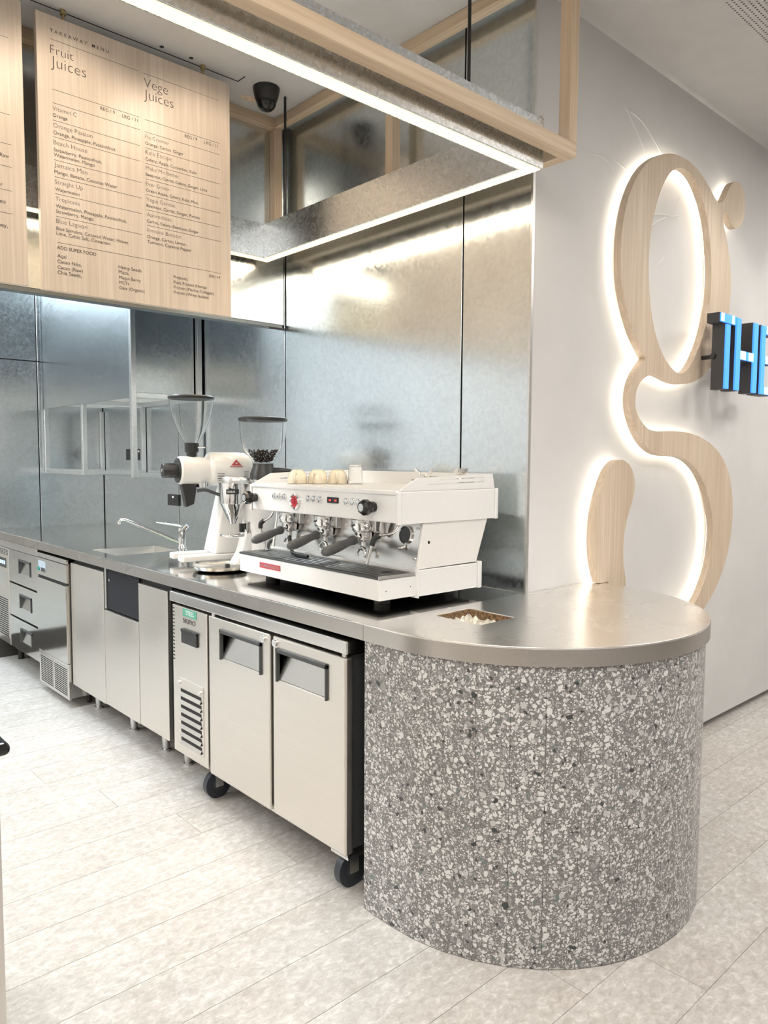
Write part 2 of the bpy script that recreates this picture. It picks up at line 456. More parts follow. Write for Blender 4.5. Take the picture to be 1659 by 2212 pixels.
# ------------------------------------------------------------------ traced outlines (metres on their own plane) and printed menu
G_OUT=[(2.979, 1.835), (2.92, 1.881), (2.873, 1.925), (2.834, 1.981), (2.8, 2.041), (2.777, 2.097), (2.766, 2.131), (2.76, 2.189), (2.758, 2.247), (2.76, 2.299), (2.77, 2.367), (2.793, 2.438), (2.828, 2.505), (2.876, 2.57), (2.925, 2.617), (2.981, 2.655), (3.029, 2.682), (3.084, 2.703), (3.14, 2.721), (3.203, 2.731), (3.277, 2.734), (3.354, 2.729), (3.435, 2.705), (3.519, 2.667), (3.564, 2.637), (3.597, 2.622), (3.629, 2.621), (3.659, 2.632), (3.683, 2.655), (3.721, 2.711), (3.746, 2.743), (3.795, 2.769), (3.847, 2.77), (3.888, 2.746), (3.913, 2.703), (3.917, 2.656), (3.904, 2.604), (3.873, 2.564), (3.828, 2.541), (3.784, 2.539), (3.748, 2.559), (3.723, 2.587), (3.692, 2.599), (3.671, 2.583), (3.668, 2.554), (3.678, 2.528), (3.707, 2.487), (3.74, 2.432), (3.762, 2.374), (3.779, 2.319), (3.783, 2.271), (3.783, 2.204), (3.778, 2.135), (3.757, 2.05), (3.718, 1.973), (3.669, 1.906), (3.602, 1.852), (3.527, 1.804), (3.447, 1.772), (3.368, 1.755), (3.301, 1.748), (3.235, 1.748), (3.169, 1.756), (3.115, 1.77), (3.07, 1.774), (3.027, 1.772), (2.977, 1.757), (2.937, 1.733), (2.91, 1.702), (2.902, 1.664), (2.906, 1.627), (2.91, 1.615), (2.949, 1.571), (2.996, 1.545), (3.042, 1.532), (3.081, 1.53), (3.145, 1.534), (3.243, 1.537), (3.345, 1.538), (3.452, 1.528), (3.556, 1.509), (3.654, 1.479), (3.737, 1.439), (3.803, 1.39), (3.849, 1.336), (3.882, 1.272), (3.901, 1.198), (3.906, 1.139), (3.905, 1.105), (3.898, 1.034), (3.875, 0.952), (3.83, 0.864), (3.766, 0.788), (3.689, 0.724), (3.614, 0.675)]
G_IN=[(3.504, 0.711), (3.554, 0.748), (3.604, 0.8), (3.641, 0.857), (3.667, 0.918), (3.681, 0.978), (3.684, 1.056), (3.681, 1.075), (3.674, 1.123), (3.643, 1.199), (3.594, 1.274), (3.532, 1.335), (3.454, 1.382), (3.381, 1.411), (3.301, 1.424), (3.234, 1.424), (3.168, 1.424), (3.104, 1.428), (3.048, 1.443), (2.993, 1.467), (2.946, 1.5), (2.903, 1.544), (2.875, 1.587), (2.857, 1.633), (2.855, 1.67), (2.865, 1.712), (2.887, 1.754), (2.925, 1.795)]
G_HOLE=[(2.98, 2.186), (2.98, 2.268), (2.987, 2.352), (3.008, 2.426), (3.033, 2.489), (3.071, 2.564), (3.112, 2.615), (3.154, 2.651), (3.193, 2.672), (3.233, 2.685), (3.28, 2.689), (3.328, 2.682), (3.389, 2.654), (3.442, 2.609), (3.487, 2.552), (3.518, 2.495), (3.538, 2.435), (3.555, 2.365), (3.565, 2.283), (3.567, 2.251), (3.563, 2.195), (3.554, 2.119), (3.533, 2.052), (3.502, 1.983), (3.456, 1.918), (3.41, 1.859), (3.363, 1.818), (3.326, 1.802), (3.283, 1.793), (3.25, 1.798), (3.202, 1.814), (3.155, 1.84), (3.107, 1.879), (3.07, 1.922), (3.036, 1.977), (3.01, 2.045), (2.993, 2.11)]
G_LOBE=[(2.663, 0.91), (2.647, 0.944), (2.63, 0.986), (2.62, 1.03), (2.615, 1.082), (2.616, 1.13), (2.623, 1.188), (2.638, 1.236), (2.658, 1.283), (2.68, 1.326), (2.708, 1.363), (2.737, 1.387), (2.767, 1.401), (2.798, 1.407), (2.827, 1.404), (2.862, 1.391), (2.891, 1.37), (2.911, 1.342), (2.92, 1.308), (2.918, 1.274), (2.906, 1.237), (2.887, 1.201), (2.865, 1.157), (2.851, 1.113), (2.843, 1.065), (2.843, 1.018), (2.849, 0.966), (2.863, 0.916), (2.88, 0.869)]
MENU_TEXT=[
 ('TAKEAWAY MENU',1.0288,2.9761,0.2208,'t'),
 ('Fruit',1.0288,2.8990,0.0840,'h'),
 ('Juices',1.0298,2.8530,0.1299,'h'),
 ('Vege',1.3923,2.8970,0.1036,'h'),
 ('Juices',1.3923,2.8511,0.1280,'h'),
 ('REG / 9',1.2125,2.7524,0.0576,'d'),
 ('LRG / 11',1.2995,2.7495,0.0645,'d'),
 ('REG / 9',1.5701,2.7495,0.0576,'d'),
 ('LRG / 11',1.6610,2.7485,0.0655,'d'),
 ('Vitamin C',1.0318,2.6967,0.0889,'n'),
 ('Orange',1.0318,2.6733,0.0537,'d'),
 ('Orange Passion',1.0327,2.6352,0.1466,'n'),
 ('Orange, Pineapple, Passionfruit',1.0327,2.6107,0.2374,'d'),
 ('Beach House',1.0327,2.5736,0.1251,'n'),
 ('Strawberry, Passionfruit,',1.0327,2.5482,0.1808,'d'),
 ('Watermelon, Mango',1.0327,2.5296,0.1524,'d'),
 ('Jamaica Man',1.0327,2.4915,0.1241,'n'),
 ('Mango, Banana, Coconut Water',1.0327,2.4681,0.2413,'d'),
 ('Straight Up',1.0337,2.4300,0.1036,'n'),
 ('Watermelon',1.0337,2.4046,0.0909,'d'),
 ('Tropicana',1.0347,2.3684,0.0899,'n'),
 ('Watermelon, Pineapple, Passionfruit,',1.0347,2.3430,0.2765,'d'),
 ('Strawberry, Mango',1.0347,2.3235,0.1417,'d'),
 ('Blue Lagoon',1.0347,2.2863,0.1163,'n'),
 ('Blue Spirulina, Coconut Water, Honey,',1.0347,2.2609,0.2833,'d'),
 ('Lime, Celtic Salt, Cinnamon',1.0347,2.2424,0.2071,'d'),
 ('ADD SUPER FOOD',1.0357,2.1906,0.1485,'b'),
 ('Açaí',1.0357,2.1593,0.0342,'d'),
 ('Cacao Nibs,',1.0357,2.1388,0.0909,'d'),
 ('Cacao (Raw)',1.0357,2.1173,0.0948,'d'),
 ('Chia Seeds,',1.0357,2.0978,0.0899,'d'),
 ('Hemp Seeds',1.2731,2.1584,0.0958,'d'),
 ('Maca,',1.2731,2.1388,0.0440,'d'),
 ('Maqui Berry',1.2741,2.1183,0.0909,'d'),
 ('MCTs',1.2741,2.0988,0.0410,'d'),
 ('Oats (Organic)',1.2741,2.0782,0.1065,'d'),
 ('(EA) +4',1.6776,2.1906,0.0537,'d'),
 ('Prebiotic',1.5105,2.1584,0.0655,'d'),
 ('Plant Protein (Hemp)',1.5105,2.1369,0.1544,'d'),
 ('Protein (Marine Collagen)',1.5105,2.1163,0.1886,'d'),
 ('Protein (Whey Isolate)',1.5105,2.0958,0.1632,'d'),
 ('Flu Crusher',1.3942,2.6967,0.1045,'n'),
 ('Orange, Carrot, Ginger',1.3942,2.6723,0.1690,'d'),
 ('Kale Escape',1.3942,2.6352,0.1163,'n'),
 ('Celery, Apple, Cucumber, Kale',1.3942,2.6097,0.2267,'d'),
 ('Make Me Better',1.3952,2.5736,0.1466,'n'),
 ('Beetroot, Carrot, Celery, Ginger, Lime',1.3942,2.5492,0.2775,'d'),
 ('Ever Green',1.3942,2.5111,0.1026,'n'),
 ('Green Apple, Celery, Kale, Mint',1.3942,2.4866,0.2335,'d'),
 ('Vegie Garden',1.3952,2.4495,0.1260,'n'),
 ('Beetroot, Carrot, Ginger, Parsley',1.3952,2.4261,0.2413,'d'),
 ('Aphrodisiac',1.3962,2.3889,0.1085,'n'),
 ('Carrot, Celery, Beetroot, Ginger',1.3962,2.3645,0.2335,'d'),
 ('Immune Booster',1.3962,2.3274,0.1534,'n'),
 ('Orange, Carrot, Lemon,',1.3962,2.3020,0.1749,'d'),
 ('Turmeric, Cayenne Pepper',1.3962,2.2815,0.1983,'d'),
]
MENU_LINES=[ (1.0279,1.3718,2.9507),(1.3913,1.7333,2.9498),(1.0318,1.3708,2.7719),(1.3933,1.7343,2.7700),(1.0318,1.3737,2.7231),(1.0318,1.3728,2.6606),(1.0318,1.3737,2.6000),(1.0327,1.3757,2.5169),(1.0337,1.3757,2.4554),(1.0337,1.3747,2.3938),(1.0347,1.3757,2.3108),(1.0357,1.7343,2.2150),(1.3933,1.7352,2.7221),(1.3933,1.7352,2.6596),(1.3942,1.7352,2.5980),(1.3952,1.7352,2.5365),(1.3952,1.7352,2.4749),(1.3962,1.7352,2.4143),(1.3962,1.7362,2.3528) ]

# ================================================================== THE ROOM
XW = 2.265      # galvanised wall face
YG = 1.696      # sign wall face
YBK = 5.64      # back wall face
YBH = 3.255     # bulkhead face
ZC = .905       # worktop height

# ---- floor: planks laid across the shop
floor = struct(box('floor', (-3.4, -3.6, -.06), (6.6, 5.75, -.0022), M_GROUT))
PL = .2062; LEN = 2.44
PLANKS = {}
def plank_mesh(l):
    k = round(l, 3)
    if k not in PLANKS:
        g = .0009
        me = bpy.data.meshes.new('plank')
        a, b, c, d, e, f = g, g, -.005, l - g, PL - g, 0.0
        v = [(a, b, c), (d, b, c), (d, e, c), (a, e, c), (a, b, f), (d, b, f), (d, e, f), (a, e, f)]
        me.from_pydata(v, [], [(0, 3, 2, 1), (4, 5, 6, 7), (0, 1, 5, 4), (1, 2, 6, 5), (2, 3, 7, 6), (3, 0, 4, 7)])
        me.materials.append(M_FLOOR); PLANKS[k] = me
    return PLANKS[k]
rest = []
for r in range(-14, 18):
    y0 = 2.056 + r * PL
    if y0 > 5.62: break
    off = (r * .47) % 1.0 * LEN
    if r == -5: off = (1.668 + 3.4) % LEN
    x = -3.4 - LEN + off
    while x < 6.6:
        lo_, hi_ = max(x, -3.4), min(x + LEN, 6.6)
        if hi_ - lo_ > .05:
            inview = y0 > .0 and hi_ > .25 and lo_ < 6.0 and not (lo_ > 2.3 and y0 > 1.75)
            if inview:
                o = bpy.data.objects.new('plank', plank_mesh(hi_ - lo_)); o.location = (lo_, y0, 0); o.parent = floor; COL.objects.link(o)
            else:
                rest.append(((lo_ + .0009, y0 + .0009, -.005), (hi_ - .0009, y0 + PL - .0009, 0)))
        x += LEN
ro = boxes('plank_field', rest, M_FLOOR, floor); ro['kind'] = 'stuff'

# ---- ceiling
ceiling = struct(box('ceiling', (-3.4, -3.6, CEIL), (6.6, 5.75, CEIL + .1), M_CEIL))
v, f = [], []
for i in range(78):
    for j in range(30):
        cx, cy = 2.855 + .0178 * i, 1.284 - .0196 * j
        if cy > 1.3: continue
        n = len(v)
        for k in range(8):
            a = math.pi * k / 4; v.append((cx + .0042 * math.cos(a), cy + .0042 * math.sin(a), CEIL - .0006))
        f.append(tuple(n + k for k in range(8)))
pf = mkmesh('perforation', v, f, simple('perforation_shadow', (.16, .15, .14), .9), ceiling); pf['kind'] = 'stuff'
boxes('access_panel_joint', [((.2, 3.006, CEIL - .0012), (1.85, 3.011, CEIL + .01)), ((1.845, 2.95, CEIL - .0012), (1.85, 3.011, CEIL + .01)), ((1.62, 2.33, CEIL - .0012), (1.624, 2.62, CEIL + .01))], M_GAP, ceiling)
pv = [(1.97 + random.uniform(.85, 1.1) * .045 * math.cos(a), 3.112 + random.uniform(.85, 1.1) * .026 * math.sin(a), CEIL - .0009) for a in [i * math.pi / 12 for i in range(24)]]
mkmesh('bare_patch', pv, [tuple(range(24))], M_PATCH, ceiling)
for px_, py_ in ((1.47, 2.975), (1.60, 2.972), (.86, 2.975)):
    cyl('drill_hole', (px_, py_, CEIL - .0012), (px_, py_, CEIL + .004), .009, M_GAP, ceiling, seg=12)

# ---- galvanised wall beside the machine (panels with black joints)
wall_right = struct(box('wall_right', (XW + .012, YG + .012, 0), (XW + .2, YBK + .1, CEIL), M_GAP))
edges = [1.700, 2.030, 3.250, 4.440, YBK]
for a, b in zip(edges[:-1], edges[1:]):
    box('panel', (XW, a + .004, ZC - .03), (XW + .010, b - .004, CEIL - .003), M_GALV, wall_right, .0012, 1)
box('edge_trim', (XW - .003, 1.694, ZC - .02), (XW + .011, 1.703, CEIL - .003), M_ALU, wall_right)

# ---- back wall of the kitchen
wall_back = struct(box('wall_back', (-3.4, YBK + .012, 0), (XW + .2, YBK + .12, CEIL), M_GAP))
xs = [-3.3, -1.9, -.66, .58, 1.80, XW]
for a, b in zip(xs[:-1], xs[1:]):
    mt_ = M_GALV if b > .6 else M_KWALL
    box('panel', (a + .004, YBK, .15), (b - .004, YBK + .010, 2.074), mt_, wall_back, .0012, 1)
    box('panel', (a + .004, YBK, 2.082), (b - .004, YBK + .010, CEIL - .003), mt_, wall_back, .0012, 1)
struct(box('baseboard_back', (-3.3, YBK - .02, 0), (XW, YBK + .012, .15), M_BASE))

# ---- bulkhead above the kitchen opening
wall_bh = struct(box('wall_bulkhead', (-3.3, YBH + .004, 2.085), (XW - .004, YBH + .05, CEIL), M_GAP))
xb = [-3.3, -2.1, -.9, .30, 1.16, XW - .006]
for a, b in zip(xb[:-1], xb[1:]):
    box('panel', (a + .002, YBH - .006, 2.087), (b - .002, YBH + .004, CEIL - .003), M_GALV, wall_bh, .001, 1)
box('bottom_edge', (-3.3, YBH - .008, 2.070), (XW - .02, YBH + .052, 2.085), simple('bulkhead_edge', (.20, .22, .23), .4, .8), wall_bh)
box('end_bracket', (XW - .10, YBH - .012, 2.060), (XW - .003, YBH - .0085, 2.070), M_GAP, wall_bh)

# ---- plaster sign wall and the rest of the shop shell
wall_sign = struct(box('wall_sign', (XW + .012, YG, .045), (6.6, YG + .2, CEIL), M_PLAS))
struct(box('baseboard_sign', (XW + .012, YG + .05, 0), (6.6, YG + .2, .045), M_ROOM))
# trowel ridges left in the plaster
def ridge(pts, w_):
    P = smooth_path([(a, YG, b) for a, b in pts], 5); v, f = [], []
    for i, p in enumerate(P):
        d = (P[min(i + 1, len(P) - 1)] - P[max(i - 1, 0)]).normalized(); nrm = Vector((-d.z, 0, d.x))
        k = w_ * math.sin(math.pi * (i + .3) / len(P)) + .0006
        v += [p + nrm * k, p + Vector((0, -.0022, 0)), p - nrm * k]
    for i in range(len(P) - 1):
        f += [(3 * i, 3 * i + 3, 3 * i + 4, 3 * i + 1), (3 * i + 1, 3 * i + 4, 3 * i + 5, 3 * i + 2)]
    mkmesh('plaster_ridge', v, f, M_PLAS, wall_sign, True)
ridge([(2.90, 2.845), (3.02, 2.83), (3.16, 2.76), (3.28, 2.69)], .004)
ridge([(2.86, 2.86), (2.97, 2.78), (3.05, 2.70), (3.10, 2.60)], .003)
ridge([(2.62, 2.60), (2.72, 2.61), (2.80, 2.58)], .003)
ridge([(2.80, 2.62), (2.92, 2.60), (3.02, 2.57)], .003)
ridge([(3.07, 2.40), (3.20, 2.47), (3.36, 2.52)], .003)
ridge([(3.10, 2.47), (3.22, 2.495), (3.36, 2.50)], .003)
ridge([(3.27, 2.49), (3.32, 2.55), (3.36, 2.60)], .003)
ridge([(3.15, 2.25), (3.20, 2.28), (3.24, 2.32)], .002)
struct(box('wall_left', (-3.5, -3.7, 0), (-3.4, 5.75, CEIL), M_ROOM))
struct(box('wall_front', (-3.4, -3.7, 0), (6.6, -3.6, CEIL), M_ROOM))
struct(box('wall_end', (6.6, -3.7, 0), (6.7, 1.9, CEIL), M_ROOM))

# ================================================================== WORKTOP AND TERRAZZO END
CX, CY, CR = 2.0825, 1.590, .6145
top = thing('worktop', 'long polished steel worktop running along the galvanised wall under the espresso machine', 'worktop', (1.87, 3.0, 0))
XF = CX - CR
sink = (1.55, 1.90, 3.72, 4.03)
prism('bench_top', [(XF, 1.700), (XW - .001, 1.700), (XW - .001, YBK - .001), (XF, YBK - .001)], [[(sink[0], sink[2]), (sink[0], sink[3]), (sink[1], sink[3]), (sink[1], sink[2])]], XY, ZC - .05, ZC, M_TOP, top, bev=.003)
arc = [(CX + CR * math.cos(a), CY + CR * math.sin(a)) for a in [math.pi + math.pi * i / 56 for i in range(57)]]
cut = (1.72, 1.89, 1.453, 1.644)
rtop = thing('rounded_counter_top', 'bright half-round steel top over the terrazzo drum', 'countertop', (CX, CY, ZC))
prism('top_sheet', [(XF, 1.6995)] + arc + [(CX + CR, 1.6945), (XW + .006, 1.6945), (XW + .006, 1.6995)], [[(cut[0], cut[2]), (cut[0], cut[3]), (cut[1], cut[3]), (cut[1], cut[2])]], XY, ZC - .05, ZC + .0015, M_ROUND, rtop, smooth=True, bev=.003)
box('edge_shade_band', (XF - .0015, 1.7005, ZC - .0505), (XF + .002, YBK - .002, ZC - .004), M_EDGE_SHADE, top)  # added strip, shade of the front edge painted in as darker steel
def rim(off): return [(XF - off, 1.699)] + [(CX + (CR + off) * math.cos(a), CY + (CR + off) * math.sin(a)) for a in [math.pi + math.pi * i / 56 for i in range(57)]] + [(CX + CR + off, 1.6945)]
prism('edge_shade_band', rim(.0015) + list(reversed(rim(-.002))), [], XY, ZC - .0505, ZC - .004, M_EDGE_SHADE, rtop, smooth=True)  # added band around the round top, its edge shade put into the colour
# bare opening in the round top: raw board edge and crumpled lining
v = []; f = []
x0, x1, y0, y1 = cut
lin = thing('counter_opening', 'rough square opening cut in the round steel top, raw board edge and crumpled lining', 'opening', ((x0 + x1) / 2, (y0 + y1) / 2, ZC - .1))
t = .006
boxes('raw_edge', [((x0 - t, y0 - t, ZC - .10), (x0, y1 + t, ZC - .051)), ((x1, y0 - t, ZC - .10), (x1 + t, y1 + t, ZC - .051)), ((x0, y0 - t, ZC - .10), (x1, y0, ZC - .051)), ((x0, y1, ZC - .10), (x1, y1 + t, ZC - .051))], M_RAW, lin)
boxes('cut_edge', [((x0, y1 - .003, ZC - .05), (x1, y1 - .0005, ZC - .002)), ((x1 - .003, y0, ZC - .05), (x1 - .0005, y1, ZC - .002)), ((x0 + .0005, y0, ZC - .05), (x0 + .003, y1, ZC - .002)), ((x0, y0 + .0005, ZC - .05), (x1, y0 + .003, ZC - .002))], M_RAW, lin)
n = 14; v = []; f = []
for i in range(n + 1):
    for j in range(n + 1):
        u, w_ = i / n, j / n
        edge = min(u, 1 - u, w_, 1 - w_)
        v.append((x0 + .004 + u * (x1 - x0 - .008), y0 + .004 + w_ * (y1 - y0 - .008), ZC - .020 - .045 * min(1, edge * 4) + random.uniform(-.010, .006)))
for i in range(n):
    for j in range(n):
        k = i * (n + 1) + j; f.append((k, k + n + 1, k + n + 2, k + 1))
mkmesh('crumpled_lining', v, f, M_FOIL, lin)
for (a, b, s_) in ((x0 + .06, y0 + .10, .035), (x1 - .05, y0 + .06, .03)):
    vv = [(a - s_, b - s_, ZC - .05), (a + s_, b - s_ * .6, ZC - .045), (a + s_ * .7, b + s_, ZC - .05), (a - s_ * .6, b + s_, ZC - .045), (a, b, ZC - .024)]
    mkmesh('paper_scrap', vv, [(0, 1, 4), (1, 2, 4), (2, 3, 4), (3, 0, 4)], M_PAPER, lin)

# terrazzo drum: faceted strips around the rounded end
terr = thing('terrazzo_counter_base', 'grey terrazzo drum of narrow upright tiles carrying the rounded steel top', 'counter', (CX, CY, 0))
TR = CR - .010
path = [(CX - TR, 1.705)]
na = 20
for i in range(na + 1):
    a = math.pi + math.pi * i / na
    path.append((CX + TR * math.cos(a), CY + TR * math.sin(a)))
path.append((CX + TR, YG - .002))
for p, q in zip(path[:-1], path[1:]):
    d = Vector((q[0] - p[0], q[1] - p[1])); l = d.length; d /= l; nr = Vector((-d.y, d.x))
    e = .0004
    a0 = Vector(p) + d * e; a1 = Vector(q) - d * e
    b0 = a0 + nr * .02; b1 = a1 + nr * .02
    vv = [(a0.x, a0.y, .002), (a1.x, a1.y, .002), (b1.x, b1.y, .002), (b0.x, b0.y, .002), (a0.x, a0.y, ZC - .052), (a1.x, a1.y, ZC - .052), (b1.x, b1.y, ZC - .052), (b0.x, b0.y, ZC - .052)]
    mkmesh('tile', vv, [(0, 3, 2, 1), (4, 5, 6, 7), (0, 1, 5, 4), (1, 2, 6, 5), (2, 3, 7, 6), (3, 0, 4, 7)], M_TERR, terr)
inner = [(CX + (TR - .021) * math.cos(math.pi + math.pi * i / 40), CY + (TR - .021) * math.sin(math.pi + math.pi * i / 40)) for i in range(41)]
prism('core', [(CX - TR + .021, 1.704)] + inner + [(CX + TR - .021, YG - .004), (XW - .2, YG - .004), (XW - .2, 1.704)], [], XY, .0, ZC - .16, M_GAP, terr)

# ================================================================== UNDER THE WORKTOP
# ---- two-door fridge on castors
FX = 1.450
fr = thing('undercounter_fridge', 'two-door steel undercounter fridge on castors beside the terrazzo drum', 'fridge', (1.75, 2.35, 0))
box('body', (FX + .035, 1.775, .16), (2.12, 2.93, .79), M_GREY, fr)
box('top_slab', (FX, 1.757, .800), (2.14, 2.942, .842), M_STEEL, fr, .004)
box('kick_rail', (FX + .02, 1.775, .138), (FX + .06, 2.63, .160), M_STEEL, fr)
def louvre_lines(parent, y0, y1, zs, x, mat, h=.006):
    for z in zs: box('vent_slot', (x - .0006, y0, z), (x + .004, y1, z + h), mat, parent)
def fridge_door(ya, yb, hy0, hy1, lock_y):
    # sheet with a recess cut for the grip
    d = prism('door', [(ya, .150), (yb, .150), (yb, .788), (ya, .788)], [[(hy0, .640), (hy0, .742), (hy1, .742), (hy1, .640)]], YZ, FX + .002, FX + .036, M_SOFT, fr, bev=.006)
    # sloping back of the recess, dark cheeks, black U frame
    mkmesh('grip_back', [(FX + .004, hy0, .640), (FX + .004, hy1, .640), (FX + .034, hy1, .735), (FX + .034, hy0, .735)], [(0, 1, 2, 3)], M_STEELV, d)
    boxes('grip_frame', [((FX - .006, hy0 - .008, .735), (FX + .034, hy1 + .008, .750)), ((FX - .006, hy1, .632), (FX + .034, hy1 + .008, .750)), ((FX - .006, hy0 - .008, .632), (FX + .034, hy0, .750))], M_GREY, d, .0015)
    lk = cyl('lock', (FX + .004, lock_y, .766), (FX - .006, lock_y, .766), .0125, M_CHROME, d)
    cyl('keyhole', (FX - .0055, lock_y, .766), (FX - .0068, lock_y, .766), .006, M_ALU, lk)
    return d
d2 = fridge_door(1.765, 2.166, 1.862, 2.132, 2.148)
d1 = fridge_door(2.186, 2.615, 2.243, 2.512, 2.222)
cyl('hinge_pin', (FX + .02, 1.790, .786), (FX + .02, 1.790, .802), .010, M_ALU, fr)
cyl('hinge_pin', (FX + .02, 2.600, .786), (FX + .02, 2.600, .802), .010, M_ALU, fr)
cp = box('compressor_panel', (FX + .004, 2.632, .158), (FX + .036, 2.922, .788), M_SOFT, fr, .003)
for i in range(15): box('side_slot', (FX + .0034, 2.903, .770 - i * .0155), (FX + .006, 2.9225, .775 - i * .0155), M_DARK, cp)
ct = box('control_panel', (FX - .004, 2.702, .640), (FX + .008, 2.832, .698), M_BLACKG, cp, .002)
box('control_lip', (FX - .006, 2.702, .688), (FX + .002, 2.832, .699), M_BLACK, ct)
st = box('sticker', (FX + .0026, 2.712, .752), (FX + .0042, 2.828, .784), M_GREEN, cp)
SY = lambda u, v_: (FX + .0022, 2.80 - u, v_)
text('sticker_lettering', 'STEEL', 0, .7605, .070, st, M_WHITEP, SY, 'b', .018)
text('fridge_lettering', 'SKIPIO', -.028, .7235, .105, cp, M_INK, lambda u, v_: (FX + .0028, 2.80 - u, v_), 'b', .020)
vf = box('vent_plate', (FX + .001, 2.662, .196), (FX + .006, 2.862, .486), M_SOFT, cp, .008, 3)
for i in range(7):
    z = .425 - i * .0345
    box('vent_opening', (FX + .0004, 2.676, z - .010), (FX + .004, 2.850, z + .017), M_DARK, vf)
    mkmesh('louvre', [(FX + .001, 2.676, z + .004), (FX + .001, 2.850, z + .004), (FX - .007, 2.850, z - .011), (FX - .007, 2.676, z - .011), (FX + .001, 2.676, z - .011), (FX + .001, 2.850, z - .011)], [(0, 1, 2, 3), (3, 2, 5, 4)], M_SOFT, vf)
for yy, zz in ((2.850, .468), (2.676, .462)):
    cyl('thumb_screw', (FX + .003, yy, zz), (FX - .010, yy, zz), .008, M_CHROME, vf, seg=12)
def castor(y, x=1.532):
    c = cyl('castor', (x, y - .014, .058), (x, y + .014, .058), .058, M_RUBBER, fr, seg=28)
    cyl('castor_hub', (x, y - .0155, .058), (x, y + .0155, .058), .026, M_GREY, c, seg=20)
    boxes('castor_fork', [((x - .018, y - .022, .05), (x + .018, y - .018, .136)), ((x - .018, y + .018, .05), (x + .018, y + .022, .136)), ((x - .03, y - .03, .132), (x + .03, y + .03, .138))], M_ALU, c)
for y in (1.835, 2.70): castor(y)
for y in (1.835, 2.70): castor(y, 2.05)
box('floor_bracket', (FX + .02, 1.772, .128), (FX + .10, 1.86, .137), M_ALU, fr)

# ---- three plain steel cabinets further along
XC = 1.488
def cabinet(label, ya, yb, ztop, zbot, opening=None, legs=()):
    t = thing('steel_cabinet', label, 'cabinet', (1.8, (ya + yb) / 2, 0), group='plain steel cabinets under the worktop')
    box('carcass', (XC + .02, ya + .002, zbot + .01), (2.1, yb - .002, ztop if ztop < .8 else .70), M_GREY, t)
    box('front_frame', (XC + .022, ya + .002, .70), (XC + .05, yb - .002, .852), M_DARK, t)
    d = box('door', (XC, ya + .002, zbot), (XC + .02, yb - .002, ztop), M_SOFT, t, .002)
    if opening:
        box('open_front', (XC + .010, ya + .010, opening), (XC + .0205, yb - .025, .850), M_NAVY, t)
        box('opening_frame', (XC + .004, yb - .024, opening), (XC + .0205, yb - .002, .850), M_STEELV, t)
        cyl('knob', (XC + .010, yb - .06, .79), (XC + .004, yb - .06, .79), .006, M_ALU, t, seg=10)
    for ly in legs:
        lg = lathe('leg', [(.017, .012), (.022, .11), (.022, zbot + .008)], (1.60, ly, 0), (0, 0, 1), M_ALU, t, 20)
        lathe('foot', [(.022, 0), (.022, .010), (.014, .014)], (1.60, ly, 0), (0, 0, 1), M_ALU, lg, 20)
    return t
cabinet('plain flat-fronted steel cabinet right beside the castor fridge', 3.035, 3.334, .820, .148, legs=(3.30, 3.08))
cabinet('steel cabinet with a dark open slot above its lower panel', 3.336, 3.740, .632, .145, .640, legs=(3.66,))
cabinet('steel cabinet between the dark open slot and the vented ice machine', 3.742, 4.200, .824, .140, legs=(4.12,))

# ---- ice machine with vent grilles
XI = 1.470
ic = thing('ice_machine', 'steel ice machine with two low vent grilles and a small control panel', 'ice machine', (1.75, 4.46, 0))
box('body', (XI + .012, 4.213, .055), (2.05, 4.700, .835), M_STEELV, ic)
box('top_lid', (XI, 4.213, .812), (2.05, 4.700, .838), M_STEEL, ic, .002)
box('upper_panel', (XI, 4.215, .705), (XI + .012, 4.698, .808), M_STEELV, ic, .002)
box('door_panel', (XI - .004, 4.215, .252), (XI + .012, 4.698, .690), M_MIRROR, ic, .002)
box('lower_panel', (XI, 4.213, .045), (XI + .014, 4.700, .250), M_STEELV, ic, .002)
box('shadow_gap', (XI + .006, 4.216, .690), (XI + .012, 4.697, .705), M_DARK, ic)
for ya, yb in ((4.235, 4.440), (4.462, 4.670)):
    g = box('grille', (XI - .0015, ya, .060), (XI + .002, yb, .228), M_STEELV, ic)
    for i in range(14): box('slot', (XI - .0024, ya + .006, .068 + i * .0112), (XI + .001, yb - .006, .073 + i * .0112), M_DARK, g)
cc = box('control_plate', (XI - .002, 4.545, .732), (XI + .001, 4.668, .790), simple('pale_blue_label', (.45, .52, .60), .5), ic)
box('display', (XI - .004, 4.550, .730), (XI - .001, 4.620, .752), M_GREY, cc)
cyl('power_switch', (XI, 4.655, .742), (XI - .008, 4.655, .742), .012, M_TEAL, cc, seg=14)
cyl('foot', (1.60, 4.26, 0), (1.60, 4.26, .05), .014, M_BLACK, ic); cyl('foot', (1.60, 4.64, 0), (1.60, 4.64, .05), .014, M_BLACK, ic)
cyl('foot', (1.98, 4.26, 0), (1.98, 4.26, .05), .014, M_BLACK, ic); cyl('foot', (1.98, 4.64, 0), (1.98, 4.64, .05), .014, M_BLACK, ic)

